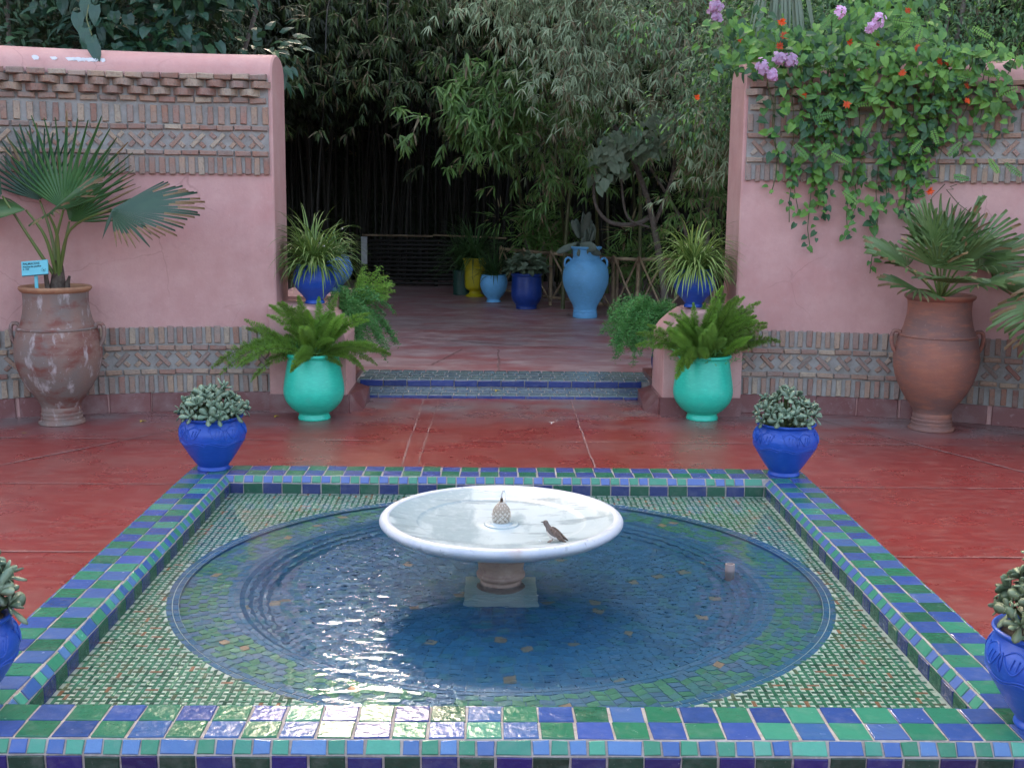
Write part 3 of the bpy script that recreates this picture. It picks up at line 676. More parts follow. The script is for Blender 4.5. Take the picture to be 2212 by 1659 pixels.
# bands, herringbone ring, basin
RM = ['r_green', 'r_green2', 'r_blue', 'r_teal', 'r_tan', 'b_blue', 'b_blue2', 'b_blue3', 'b_teal', 'b_tan']
rest = MB(); cand = []
def arcpiece(r, dr, t, dt, z, skew, m_, th=.003):
    g2 = .0022
    a0, a1 = t - dt / 2 + g2 / r, t + dt / 2 - g2 / r; s_ = skew / r
    q = [(r - dr / 2 + g2 / 2, a0 - s_), (r - dr / 2 + g2 / 2, a1 - s_), (r + dr / 2 - g2 / 2, a1 + s_), (r + dr / 2 - g2 / 2, a0 + s_)]
    if skew2: q = [(q[i][0] + skew2 * (1 if i in (1, 2) else -1), q[i][1]) for i in range(4)]
    P = [(a_ * cos(b2), a_ * sin(b2)) for a_, b2 in q]
    return P, z, z + th, m_
def emit(mbx, pc, off=(0, 0)):
    P, z0, z1, m_ = pc; k = len(mbx.v)
    mbx.v += [(x - off[0], y - off[1], z0) for x, y in P] + [(x - off[0], y - off[1], z1 + R(-.0006, .0006)) for x, y in P]
    mi = RM.index(m_) if mbx is rest else 0
    mbx.face((k + 4, k + 5, k + 6, k + 7), mi)
    for i in range(4): j = (i + 1) % 4; mbx.face((k + i, k + j, k + 4 + j, k + 4 + i), mi)
skew2 = 0
for r, dr, n2, z in ((RO - .013, .024, 130, -.003), (RO - .038, .024, 128, -.003), (RI - .012, .024, 110, -.034), (RI - .037, .022, 108, -.034)):
    for i in range(n2): cand.append(arcpiece(r, dr, 2 * pi * (i + .5) / n2, 2 * pi / n2, z, 0, random.choice(('b_blue2', 'b_blue', 'r_blue'))))
rows_ = 5; dr = (RO - .052 - RI) / rows_
for k_ in range(rows_):
    r = RI + dr * (k_ + .5); n2 = int(2 * pi * r / .046)
    for i in range(n2):
        skew2 = .007 * (1 if i % 2 else -1)
        cand.append(arcpiece(r, dr, 2 * pi * i / n2, 2 * pi / n2, -.034, 0, random.choices(('r_green', 'r_green2', 'r_blue', 'r_teal', 'r_tan'), (4, 3, 5, 4, .3))[0]))
for r, z in ((RI - .066, -.062), (RI - .101, -.092), (RI - .136, -.122)):
    n2 = int(2 * pi * r / .046)
    for i in range(n2):
        skew2 = .005 * (1 if i % 2 else -1)
        cand.append(arcpiece(r, .036, 2 * pi * i / n2, 2 * pi / n2, z, 0, random.choices(('b_blue', 'b_blue2', 'b_blue3', 'b_teal', 'b_tan'), (5, 4, 4, 2, .16))[0], .008))
dr = .044
for k_ in range(int((RI - .17 - .1) / dr)):
    r = RI - .165 - dr * (k_ + .5); n2 = max(6, int(2 * pi * r / .046))
    for i in range(n2):
        skew2 = .006 * (1 if i % 2 else -1)
        cand.append(arcpiece(r, dr, 2 * pi * i / n2 + k_, 2 * pi / n2, -.144, 0, random.choices(('b_blue', 'b_blue2', 'b_blue3', 'b_teal', 'b_tan'), (5, 4, 4, 2, .16))[0]))
for pc in cand: emit(rest, pc)
rest.build('basin_mosaic', [M[k] for k in RM], pf, smooth=False)['kind'] = 'stuff'

# water surface over the whole pool
mb = MB(); 
mb.poly([(XI0 + B - CX - .0, YI0 + B - CY, .006), (XI1 - B - CX, YI0 + B - CY, .006), (XI1 - B - CX, YI1 - B - CY, .006), (XI0 + B - CX, YI1 - B - CY, .006)])
o = mb.build('water', M['water'], loc=(CX, CY, 0), kind='structure', smooth=False)

# overflow pipe
mb = MB(); mb.lathe([(.0, .0), (.021, .0), (.021, .18), (.017, .182), (.015, .17), (.015, .05)], 20, sm=0)
o = mb.build('overflow_pipe', M['pipe'], loc=(1.03, 4.83, -.144)); tag(o, 'short upright overflow pipe rising from the water right of the bowl', 'pipe')

# ------------------------------------------------------------------ fountain
ft = thing('fountain', 'white marble bowl fountain with pine cone finial in the round basin', 'fountain', (.04, 4.67, -.188))
Z0 = .188
mb = MB(); mb.lathe([(.06, .355), (.12, .36), (.25, .372), (.36, .392), (.44, .418), (.478, .437), (.497, .452), (.502, .465), (.496, .478), (.484, .4835), (.470, .4825), (.4615, .4795)], 96, 0, wob=.006, sm=4)
mb.build('bowl_rim', M['marble_rim'], ft)
mb = MB(); mb.lathe([(.462, .480), (.44, .474), (.40, .466), (.36, .4605), (.348, .4585), (.338, .4545), (.30, .450), (.2, .4425), (.076, .4385), (.072, .4435), (.06, .4455), (.045, .4455), (.043, .450), (.001, .450)], 96, 0, sm=2)
mb.build('bowl_dish', M['marble'], ft)
mb = MB(); mb.lathe([(.075, .12), (.085, .13), (.105, .135), (.092, .15), (.088, .185), (.086, .21), (.10, .22), (.101, .235), (.094, .245), (.096, .27), (.105, .30), (.125, .335), (.13, .362)], 40, sm=3)
mb.build('column', M['column'], ft)
mb = MB()
for (hw, z0, z1) in ((.15, .044, .108), (.13, .108, .12), (.115, .12, .14)): mb.box(-hw, hw, -hw, hw, z0 + .0001, z1)
mb.build('plinth', M['plinth'], ft, smooth=False)
core = MB(); core.lathe([(.02, .44), (.027, .448), (.036, .475), (.034, .505), (.018, .527), (.008, .534), (.001, .536)], 20, sm=3); core.build('cone_core', mat('shaded_cone_stone', (.30, .25, .19), rough=.8), ft); cone = MB()  # darker core colour paints the shade in the gaps between scales
for k_ in range(9):
    z = .452 + k_ * .0095
    for i in range(11):
        t = 2 * pi * (i + .5 * (k_ % 2)) / 11; r = (.030, .035, .0375, .0375, .0355, .032, .027, .020, .012)[k_]
        p = Vector((r * cos(t), r * sin(t), z)); tz = Vector((-sin(t), cos(t), 0)); o_ = Vector((cos(t), sin(t), 0))
        pts = [p - tz * .0078, p - Vector((0, 0, .008)), p + tz * .0078, p + Vector((0, 0, .010)) - o_ * .002]; tip = p + o_ * .0045 + Vector((0, 0, .004))
        k0 = len(cone.v); cone.v += [tuple(q) for q in pts + [tip]]
        for a in range(4): cone.face((k0 + a, k0 + (a + 1) % 4, k0 + 4))
cn = cone.build('pine_cone', M['cone'], ft, smooth=False)
mb = MB(); mb.tube([(0, 0, .53), (0, 0, .552)], .006, 8); mb.build('nozzle', M['metal'], ft)
jet = MB(); jet.tube([(0, 0, .552), (.002, 0, .572), (.005, 0, .582), (.011, 0, .583), (.0155, 0, .572), (.0155, 0, .55), (.014, 0, .535)], [.0022, .003, .004, .004, .003, .002, .0015], 8)
wj = bpy.data.materials.new('jet_water'); wj.use_nodes = True; q = wj.node_tree.nodes['Principled BSDF']; q.inputs['Transmission Weight'].default_value = .8; q.inputs['IOR'].default_value = 1.33; q.inputs['Roughness'].default_value = .05; q.inputs['Base Color'].default_value = (.95, .98, 1, 1)
jet.build('water_jet', wj, ft)
# ------------------------------------------------------------------ sparrow
sp = thing('sparrow', 'small brown sparrow standing on the front right of the marble bowl', 'bird', (.232, 4.36, .272), radians(158)); sp.scale = (1.02,) * 3; sp.rotation_euler = (0, radians(-6), radians(158))
# local +X = head direction
def ell_loft(mb, st_, seg=14, m=0):
    rows = []
    for (x, z, ry, rz_) in st_:
        k = len(mb.v)
        for j in range(seg): t = 2 * pi * j / seg; mb.v.append((x, ry * cos(t), z + rz_ * sin(t)))
        rows.append(k)
    for a, b_ in zip(rows, rows[1:]):
        for j in range(seg): j2 = (j + 1) % seg; mb.face((a + j, a + j2, b_ + j2, b_ + j), m)
    mb.face([rows[0] + j for j in range(seg)], m); mb.face([rows[-1] + j for j in range(seg)], m)
mb = MB(); ell_loft(mb, smooth([(-.047, .017, .004, .003), (-.037, .021, .012, .009), (-.02, .027, .019, .016), (0, .034, .021, .020), (.014, .043, .019, .019), (.022, .054, .016, .016), (.026, .063, .0145, .0140), (.032, .068, .0135, .0120), (.040, .071, .006, .006), (.042, .071, .001, .001)], 3))
body = mb.build('body', [M['b_head'], M['b_belly']], sp)
for p_ in body.data.polygons:
    c_ = p_.center
    if c_.z < .030 + max(0, c_.x) * .75 and c_.x > -.03: p_.material_index = 1
for s_ in (-1, 1):
    mb = MB(); ell_loft(mb, smooth([(.014, .046, .002, .006), (.004, .044, .005, .014), (-.014, .037, .006, .015), (-.034, .028, .005, .010), (-.056, .018, .002, .004), (-.062, .016, .0005, .001)], 3), 10)
    o = mb.build('wing', M['b_wing'], sp, (0, s_ * .0175, .001), (s_ * .12, 0, s_ * .05))
    mb = MB(); mb.tube([(-.006, s_ * .009, .020), (-.002, s_ * .009, .009), (.002, s_ * .009, .002)], .0013, 6)
    for a in (-.5, 0, .5): mb.tube([(.002, s_ * .009, .002), (.013 * cos(a), s_ * .009 + .013 * sin(a), .0012)], .001, 5)
    mb.build('leg', M['b_leg'], sp)
    mb = MB(); mb.lathe([(.001, -.002), (.0018, -.001), (.0018, .001), (.001, .002)], 8); mb.build('eye', M['b_dark'], sp, (.033, s_ * .0108, .0735))
mb = MB(); 
mb.v += [(-.038, -.006, .021), (-.038, .006, .021), (-.085, -.009, .001), (-.085, .009, .001), (-.038, -.006, .016), (-.038, .006, .016), (-.085, -.009, -.001), (-.085, .009, -.001)]
for f in ((0, 1, 3, 2), (4, 6, 7, 5), (0, 2, 6, 4), (1, 5, 7, 3), (2, 3, 7, 6)): mb.face(f)
mb.build('tail', M['b_dark'], sp, smooth=False)
mb = MB(); mb.tube([(.040, 0, .071), (.053, 0, .069)], [.0035, .0004], 8); mb.build('beak', M['b_dark'], sp)
mb = MB(); mb.lathe([(.001, 0), (.004, .001), (.004, .004), (.001, .006)], 10, sm=2)
o = mb.build('white_dropping', M['guano'], loc=(.185, 4.325, .285)); tag(o, 'tiny white speck on the marble rim beside the sparrow', 'dropping')

# ------------------------------------------------------------------ pots
def pot(name, label, cat, loc, prof, m, rim_prof=None, rim_m=None, soil=None, handles=None, group=None, seg=56, wob=.012, rz=0, foot=None, foot_m=None):
    t = thing(name, label, cat, loc, rz, group)
    mb = MB(); mb.lathe(prof, seg, wob=wob); mb.build('pot_body', m, t)
    if rim_prof: mb = MB(); mb.lathe(rim_prof, seg, wob=wob); mb.build('rim', rim_m or m, t)
    if foot: mb = MB(); mb.lathe(foot, seg); mb.build('foot', foot_m or m, t)
    if soil:
        r, z = soil; mb = MB(); k = [mb.vert((0, 0, z + .01))] + [mb.vert((r * cos(2 * pi * i / 24), r * sin(2 * pi * i / 24), z + R(-.004, .004))) for i in range(24)]
        for i in range(24): mb.face((0, 1 + i, 1 + (i + 1) % 24))
        mb.build('soil', M['soilpot'], t)
    if handles:
        for s_ in (-1, 1):
            mb = MB(); mb.tube(smooth([(s_ * r, 0, z) for r, z in handles[0]], 5), handles[1], 10); mb.build('handle', m, t)
    return t
turq_prof = [(.0, .035), (.098, .035), (.108, .045), (.15, .075), (.195, .13), (.214, .19), (.212, .25), (.200, .32), (.187, .39), (.180, .435), (.181, .45)]
turq_rim = [(.176, .449), (.186, .449), (.192, .456), (.193, .466), (.187, .474), (.176, .472), (.170, .455), (.168, .40), (.17, .36)]
turq_foot = [(.10, .0), (.112, .0), (.115, .012), (.109, .028), (.105, .04)]
tq = []
for x, y, side_, rz in ((-1.275, 8.22, 'left', 0), (1.525, 8.33, 'right', 1.9)):
    tq.append(pot('turquoise_pot', f'large turquoise pot of foxtail fern on the red floor {side_} of the steps', 'plant pot', (x, y, 0), turq_prof, M['turq'], turq_rim, soil=(.17, .42), foot=turq_foot, group='turquoise pots flanking the steps', rz=rz))
jar_prof = [(.0, .11), (.118, .11), (.127, .120), (.140, .15), (.168, .19), (.215, .26), (.254, .34), (.279, .43), (.287, .50), (.279, .58), (.262, .645), (.249, .68), (.236, .71), (.222, .76), (.213, .82), (.212, .87), (.216, .915)]
jar_foot = [(.10, .0), (.150, .0), (.155, .012), (.150, .026), (.138, .03), (.14, .05), (.133, .055), (.138, .075), (.130, .082), (.132, .10), (.126, .125)]
jar_rim = [(.212, .908), (.225, .915), (.236, .928), (.238, .94), (.228, .95), (.212, .945), (.203, .93), (.195, .85), (.19, .8)]
jar_cord = [(.250, .656), (.2625, .660), (.2625, .669), (.248, .675)]
hand = ([(.245, .665), (.27, .69), (.302, .685), (.314, .64), (.304, .585), (.28, .54)], .014)
def jar(loc, m, label, s_=1.0, rz=0, rm_=None):
    t = pot('terracotta_jar', label, 'jar', loc, jar_prof, m, jar_rim, rm_ or M['terra_rim'], soil=(.195, .86), handles=hand, group='tall terracotta jars by the walls', rz=rz, foot=jar_foot)
    mb = MB(); mb.lathe(jar_cord, 56, sm=3); mb.build('cord_band', rm_ or m, t); t.scale = (s_,) * 3; return t
jar((-2.985, 7.99, 0), M['terra_dirty'], 'lime stained terracotta jar with the aqua plant sign in its mouth', 1, .05)
jar((3.09, 8.02, 0), M['terra'], 'orange terracotta jar with the bushy fan palm, against the right wall', 1.0, -.08, M['terra'])
jar((-3.86, 8.0, 0), M['terra_dirty'], 'dark terracotta jar cut off by the left edge, behind the signed jar', .98, .4)
jar((3.98, 7.35, 0), M['terra'], 'terracotta jar beyond the right edge holding the palm that leans in', 1.0, .3)

bowl_prof = [(.0, .012), (.070, .012), (.078, .02), (.105, .055), (.140, .11), (.166, .155), (.176, .195), (.172, .225), (.158, .252), (.147, .268)]
bowl_rim = [(.146, .264), (.150, .272), (.160, .279), (.163, .286), (.157, .291), (.146, .286), (.138, .27), (.14, .24)]
bowl_foot = [(.06, 0), (.083, 0), (.085, .008), (.079, .018), (.076, .026)]
def bowl_r(z):
    P = smooth(bowl_prof)
    for (r1, z1), (r2, z2) in zip(P, P[1:]):
        if z1 <= z <= z2 and z2 > z1: return r1 + (r2 - r1) * (z - z1) / (z2 - z1)
    return .15
def bowl_pot(loc, label, s_=1.0, rz=0):
    t = pot('blue_bowl_pot', label, 'plant pot', loc, bowl_prof, M['blue'], bowl_rim, soil=(.14, .262), foot=bowl_foot, group='round cobalt pots on the pool corners', rz=rz)
    for k_ in range(5):
        mb = MB(); c0 = 2 * pi * k_ / 5
        def curve(fn, n2=14): 
            pts = []
            for i in range(n2 + 1):
                a_, z = fn(i / n2); r = bowl_r(z) + .0008; pts.append((r * cos(c0 + a_), r * sin(c0 + a_), z))
            mb.tube(pts, .0024, 5)
        curve(lambda u: (-.05 - .45 * u, .235 - .05 * sin(pi * u) + .012 * u)); curve(lambda u: (-.05 - .45 * u, .235 + .018 * sin(pi * u) + .008 * u - .01 * u * u))
        curve(lambda u: (.05 + .45 * u, .235 - .05 * sin(pi * u) + .012 * u)); curve(lambda u: (.05 + .45 * u, .235 + .018 * sin(pi * u)))
        curve(lambda u: (-.04 * sin(pi * u), .185 + .055 * u)); curve(lambda u: (.04 * sin(pi * u), .185 + .055 * u))
        for h_ in (-.32, -.22, .22, .32): curve(lambda u: (h_ + .05 * u, .205 + .03 * u), 4)
        curve(lambda u: (-.63 + 1.26 * u, .165 + .008 * sin(3 * pi * u))); curve(lambda u: (-.63 + 1.26 * u, .155 + .008 * sin(3 * pi * u + .4)))
        mb.build('carved_leaf', M['blue'], t)
    t.scale = (s_,) * 3
    return t
BP = [((-1.525, 6.255, .1), 'cobalt pot with carved leaves on the back left corner of the pool', 1.02, .3),
      ((1.60, 6.22, .1), 'cobalt pot with carved leaves on the back right corner of the pool', 1.0, 1.1),
      ((-1.545, 3.22, .1), 'cobalt pot cut off by the left edge, on the front left pool corner', 1.0, .6),
      ((1.605, 3.15, .1), 'cobalt pot cut off by the right edge, on the front right pool corner', 1.0, .9)]
for a in BP: bowl_pot(*a)
# etched blue pots on pedestals
sp_prof = [(.0, .02), (.055, .02), (.065, .03), (.09, .06), (.138, .115), (.157, .165), (.153, .21), (.140, .25), (.126, .275)]
sp_rim = [(.124, .272), (.130, .276), (.134, .284), (.13, .291), (.12, .29), (.115, .27), (.115, .24)]
sp_foot = [(.05, 0), (.07, 0), (.072, .01), (.066, .025)]
def spider_pot(loc, label, m, group, s_=1, rz=0):
    t = pot('blue_jar_pot', label, 'plant pot', loc, sp_prof, m, sp_rim, soil=(.115, .262), foot=sp_foot, group=group, rz=rz)
    P = smooth(sp_prof); mb = MB()
    def rz_(z):
        for (r1, z1), (r2, z2) in zip(P, P[1:]):
            if z1 <= z <= z2 and z2 > z1: return r1 + (r2 - r1) * (z - z1) / (z2 - z1)
        return .13
    for sgn in (-1, 1):
        for i in range(44):
            pts = []
            for q_ in range(5):
                z = .175 + .05 * q_ / 4; a_ = 2 * pi * i / 44 + sgn * .22 * q_ / 4; r = rz_(z) + .0004; pts.append((r * cos(a_), r * sin(a_), z))
            mb.tube(pts, .0011, 4, cap=False)
    mb.build('incised_band', m, t); t.scale = (s_,) * 3; return t
spider_pot((-1.335, 8.72, .779), 'cobalt jar pot of spider plant on the left pedestal', M['blue'], 'cobalt pots on the pedestals')
spider_pot((1.50, 8.72, .779), 'cobalt jar pot of spider plant on the right pedestal', M['blue'], 'cobalt pots on the pedestals', .98, .5)
spider_pot((-1.31, 9.55, .80), 'duller blue pot half hidden behind the cobalt pot on the left', M['sblue'], None, 1.0)
# terrace pots
pot('light_blue_jar', 'tall light blue jar with two small handles, holding a cactus', 'jar', (1.145, 14.55, .085),
    [(.0, .09), (.13, .09), (.14, .10), (.16, .16), (.22, .27), (.272, .40), (.287, .50), (.275, .60), (.235, .675), (.19, .71), (.168, .75), (.165, .80), (.168, .85)], M['lblue'],
    [(.168, .845), (.185, .855), (.192, .868), (.188, .882), (.172, .882), (.16, .86), (.155, .8)], soil=(.155, .84), foot=[(.12, 0), (.15, 0), (.152, .055), (.146, .06), (.148, .09), (.135, .105)],
    handles=([(.175, .70), (.20, .735), (.235, .74), (.262, .70), (.262, .65), (.25, .61)], .014))
pot('deep_blue_pot', 'deep blue wide pot of round leaved plant on the terrace', 'plant pot', (.44, 15.62, .085),
    [(.0, .03), (.13, .03), (.15, .06), (.185, .11), (.205, .18), (.205, .28), (.198, .37), (.195, .44)], M['blue2'], [(.195, .435), (.205, .445), (.21, .462), (.205, .475), (.19, .475), (.185, .45), (.18, .4)], soil=(.18, .43), foot=[(.11, 0), (.14, 0), (.142, .02), (.135, .045)])
pot('small_light_blue_pot', 'small light blue round pot of grassy plant on the terrace', 'plant pot', (-.0, 16.55, .085),
    [(.0, .04), (.08, .04), (.1, .06), (.16, .14), (.193, .24), (.188, .32), (.172, .37)], M['lblue'], [(.17, .365), (.176, .375), (.173, .385), (.16, .38), (.158, .34)], soil=(.16, .36), foot=[(.08, 0), (.10, 0), (.10, .015), (.085, .045)])
pot('yellow_urn', 'yellow footed urn of drooping grassy plant at the end of the terrace pots', 'urn', (-.28, 17.4, .085),
    [(.0, .08), (.08, .08), (.09, .09), (.13, .12), (.15, .16), (.155, .30), (.15, .42), (.165, .50), (.175, .55)], M['yellow'], [(.172, .545), (.185, .555), (.18, .57), (.165, .565), (.16, .5)], soil=(.16, .53), foot=[(.08, 0), (.135, 0), (.135, .02), (.09, .05), (.08, .085)])
pot('dark_green_pot', 'dark green straight pot half hidden behind the yellow urn', 'plant pot', (-.47, 17.75, .085),
    [(.0, 0), (.14, 0), (.145, .02), (.15, .2), (.155, .36)], M['dgreen'], [(.155, .355), (.16, .365), (.155, .375), (.145, .37), (.14, .3)], soil=(.15, .35))
pot('dark_blue_pot', 'dark blue pot under the trailing fern beside the right pedestal', 'plant pot', (1.45, 9.38, .085),
    [(.0, .02), (.08, .02), (.11, .05), (.15, .12), (.165, .2), (.15, .28), (.14, .32)], M['blue2'], [(.14, .315), (.15, .325), (.145, .335), (.13, .33), (.13, .3)], soil=(.13, .31))

# ------------------------------------------------------------------ sign
sg = thing('plant_sign', 'small aqua plant name board on a stake in the stained jar', 'sign', (-3.04, 7.80, .86), radians(-4))
mb = MB(); mb.box(-.011, .011, .004, .012, 0, .17); mb.build('stake', M['aqua'], sg, smooth=False)
bd = bpy.data.objects.new('board', None)
mb = MB(); mb.box(-.09, .09, -.006, .002, -.047, .047, 0); mb.box(-.09, .09, -.0055, .003, -.052, -.0472, 1)
board = mb.build('board', [M['aqua'], M['aqua_dark']], sg, (0, 0, .222), (radians(-12), radians(-5.5), 0), smooth=False)
def text(s_, size, x, z):
    cu = bpy.data.curves.new('lettering', 'FONT'); cu.body = s_; cu.size = size; cu.materials.append(M['ink']); cu.extrude = .0002; cu.offset = .0004
    q = bpy.data.objects.new('lettering', cu); col.objects.link(q); me = bpy.data.meshes.new_from_object(q); bpy.data.objects.remove(q)
    me.materials.clear(); me.materials.append(M['ink']); o = bpy.data.objects.new('lettering', me); col.objects.link(o); o.parent = board; o.location = (x, -.0075, z); o.rotation_euler = (pi / 2, 0, 0)
text('PALMACEAE', .021, -.08, .022); text('Pritchardia pacifica', .0165, -.08, .004); text('E.  Fidji', .014, -.08, -.011)
mb = MB()
for i in range(26):
    t = R(0, 2 * pi); r = R(.0, .017); mb.box(.06 + r * cos(t) - .0012, .06 + r * cos(t) + .0012, -.0072, -.0062, -.02 + r * sin(t) - .0016, -.02 + r * sin(t) + .0016)
mb.build('emblem', M['ink'], board, smooth=False)

# ------------------------------------------------------------------ foliage shapes
def leaf(mb, p, d, n_, L_, w_, m=0, fold=.25, droop=.2, seg=2, heart=False):
    """folded leaf from p along d, normal n"""
    d = Vector(d).normalized(); n_ = Vector(n_); s_ = d.cross(n_)
    if s_.length < 1e-3: s_ = d.cross(Vector((1, .2, .1)))
    s_.normalize(); n_ = s_.cross(d).normalized(); p = Vector(p)
    k = len(mb.v)
    prof = ((0, .0), (.08, .75), (.3, 1.0), (.65, .7), (1, 0)) if heart else ((0, 0), (.3, 1), (.68, .7), (1, 0))
    last = len(prof) - 1
    idx = []
    for i, (t, q) in enumerate(prof):
        c_ = p + d * (L_ * t) - n_ * (droop * L_ * t * t)
        if i in (0, last): mb.v.append(tuple(c_)); idx.append((len(mb.v) - 1,))
        else:
            back = -.16 * L_ if heart and i == 1 else 0
            mb.v += [tuple(c_ + s_ * (w_ / 2 * q) + n_ * (fold * w_ * q / 2) + d * back), tuple(c_), tuple(c_ - s_ * (w_ / 2 * q) + n_ * (fold * w_ * q / 2) + d * back)]
            b_ = len(mb.v); idx.append((b_ - 3, b_ - 2, b_ - 1))
    for a, b_ in zip(idx, idx[1:]):
        if len(a) == 1: mb.face((a[0], b_[0], b_[1]), m); mb.face((a[0], b_[1], b_[2]), m)
        elif len(b_) == 1: mb.face((a[0], b_[0], a[1]), m); mb.face((a[1], b_[0], a[2]), m)
        else: mb.face((a[0], b_[0], b_[1], a[1]), m); mb.face((a[1], b_[1], b_[2], a[2]), m)
def rdir(zlo=-1, zhi=1):
    z = R(zlo, zhi); t = R(0, 2 * pi); q = sqrt(max(0, 1 - z * z)); return Vector((q * cos(t), q * sin(t), z))
def ribbon(mb, pts, w_, m=0, edge=None, nrm=None, taper=True):
    """strap with optional pale edges (edge material)"""
    pts = [Vector(p) for p in pts]; n_ = len(pts); prev = None
    for i, p in enumerate(pts):
        d = (pts[min(i + 1, n_ - 1)] - pts[max(i - 1, 0)]).normalized()
        s_ = d.cross(nrm if nrm else Vector((0, 0, 1)))
        if s_.length < .1: s_ = d.cross(Vector((1, .3, 0)))
        s_.normalize(); t = i / (n_ - 1); ww = w_ / 2 * ((1 - t ** 2.2) * (0.55 + .45 * min(1, t * 4)) if taper else 1) + .0003
        up = s_.cross(d).normalized() * ww * .35
        k = len(mb.v)
        if edge is not None: mb.v += [tuple(p - s_ * ww + up), tuple(p - s_ * ww * .5), tuple(p + s_ * ww * .5), tuple(p + s_ * ww + up)]; c_ = 4
        else: mb.v += [tuple(p - s_ * ww + up), tuple(p), tuple(p + s_ * ww + up)]; c_ = 3
        if prev is not None:
            for j in range(c_ - 1): mb.face((prev + j, k + j, k + j + 1, prev + j + 1), (edge if (edge is not None and j == 1) else m))
        prev = k

# -------- spider plants / grassy plants
def strap_plant(name, label, cat, loc, n_, L0, L1, w_, mats, edge, zup=1.0, group=None, droop=1.0, flowers=0):
    t = thing(name, label, cat, loc, 0, group)
    mb = MB()
    for i in range(n_):
        a_ = R(0, 2 * pi); el = random.betavariate(1.6, 1.4) * 1.35 * zup + .1; L_ = R(L0, L1) * (1.15 if el > 1.0 else 1); pts = []
        p = Vector((R(-.045, .045), R(-.045, .045), 0)); v_ = Vector((cos(a_) * cos(el), sin(a_) * cos(el), sin(el))); st_ = L_ / 9
        tw = R(-.12, .12); g2 = (.17 + .14 * random.random()) * droop
        for k_ in range(10):
            pts.append(p.copy()); p = p + v_ * st_; v_.z -= g2 * (.4 + .12 * k_); v_.x += tw * .15; v_.normalize()
        ribbon(mb, pts, w_ * R(.8, 1.15), 0, edge)
    mb.build('foliage', mats, t)
    if flowers:
        for i in range(flowers):
            q = MB(); c0 = Vector((R(-.1, .3), R(-.15, .1), R(.12, .3)))
            for k_ in range(5): leaf(q, (0, 0, 0), rdir(-.3, 1), (0, 0, 1), .014, .008)
            q.build('flower', M['whitef'], t, c0)
    return t
SM = [M['spider'], M['spider_c']]
strap_plant('spider_plant', 'striped spider plant in the cobalt pot on the left pedestal', 'plant', (-1.335, 8.72, 1.04), 340, .26, .50, .019, [M['spider'], M['spider_g']], 1, .98, 'spider plants on the pedestals', 1.25, 3)
strap_plant('spider_plant', 'yellower spider plant in the cobalt pot on the right pedestal', 'plant', (1.50, 8.72, 1.035), 330, .26, .50, .020, [M['spider'], M['spider_c']], 1, .95, 'spider plants on the pedestals', 1.35, 2)
GM = [M['grassy']]
strap_plant('grassy_plant', 'drooping dark grassy plant in the yellow urn', 'plant', (-.28, 17.4, .62), 170, .5, .85, .02, GM, None, 1.0, None, 1.1)
strap_plant('grassy_plant', 'spiky grassy plant in the small light blue pot', 'plant', (0, 16.55, .44), 150, .35, .62, .018, GM, None, 1.15, None, .9)
strap_plant('grassy_plant', 'dark grassy plant in the half hidden green pot', 'plant', (-.47, 17.75, .44), 110, .4, .8, .02, GM, None, 1.2, None, 1.0)
strap_plant('grassy_plant', 'dark leafy plant in the duller blue pot behind the left pedestal', 'plant', (-1.31, 9.55, 1.06), 70, .2, .35, .015, GM, None, 1.0)
# -------- foxtail ferns
def plume_mesh(L_, rad, bend, mats, dens=260):
    mb = MB(); pts = []; p = Vector((0, 0, 0)); v_ = Vector((0, 0, 1))
    for k_ in range(13):
        pts.append(p.copy()); p = p + v_ * (L_ / 12); v_.x += bend / 12 * (.6 + k_ * .12); v_.normalize()
    mb.tube(pts, [.003] * 11 + [.002, .001], 4, 1)
    for i in range(dens):
        u = R(.10, 1) ; f = u * 12; k_ = min(int(f), 11); q = pts[k_].lerp(pts[k_ + 1], f - k_); ax = (pts[k_ + 1] - pts[k_]).normalized()
        rr_ = rad * (min(1, u * 3.0) * (1 - max(0, u - .72) / .28 * .75))
        d = rdir(); d = (d - ax * d.dot(ax)).normalized(); side_ = ax.cross(d)
        tip_ = q + d * rr_ * R(.7, 1.1) + ax * rr_ * R(.05, .55); ww = .0034
        for s2 in (0, 1):
            o_ = (side_ if s2 else ax) * ww; m0 = q.lerp(tip_, .55)
            mb.poly([q, m0 + o_, tip_, m0 - o_], 0)
    return mesh_of(mb, 'plume', mats, False)
def fox_fern(label, loc, n_, spec, mats, group, seed):
    random.seed(seed)
    t = thing('foxtail_fern', label, 'fern', loc, 0, group)
    me_ = [plume_mesh(1.0, .092, b_, m_, 900) for b_, m_ in ((.2, mats[0]), (.7, mats[0]), (1.2, mats[0]), (.5, mats[1]), (1.0, mats[1]))]
    for i in range(n_):
        az, tilt, L_, mi = spec(i)
        inst('plume', me_[mi], t, (R(-.07, .07), R(-.07, .07), R(-.02, .02)), (0, tilt, az), (L_, L_, L_))
    # dense shaded heart
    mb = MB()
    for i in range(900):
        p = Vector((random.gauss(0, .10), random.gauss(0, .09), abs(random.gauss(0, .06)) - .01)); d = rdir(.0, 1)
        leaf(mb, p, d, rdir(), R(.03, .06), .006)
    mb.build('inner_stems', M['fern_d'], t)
    return t
FM = ([M['fern'], M['stem']], [M['fern_l'], M['stem']])
def specL(i):
    az = R(0, 2 * pi); tilt = R(.15, 1.25); return az, tilt, R(.32, .56), random.choices((0, 1, 2, 3, 4), (2, 4, 5, .7, .7))[0]
fox_fern('spreading foxtail fern in the left turquoise pot, trailing far to the left', (-1.275, 8.22, .43), 70, specL, ([M['fern'], M['stem']], [M['fern_l'], M['stem']]), 'foxtail ferns in the turquoise pots', 11)
fl = bpy.data.objects
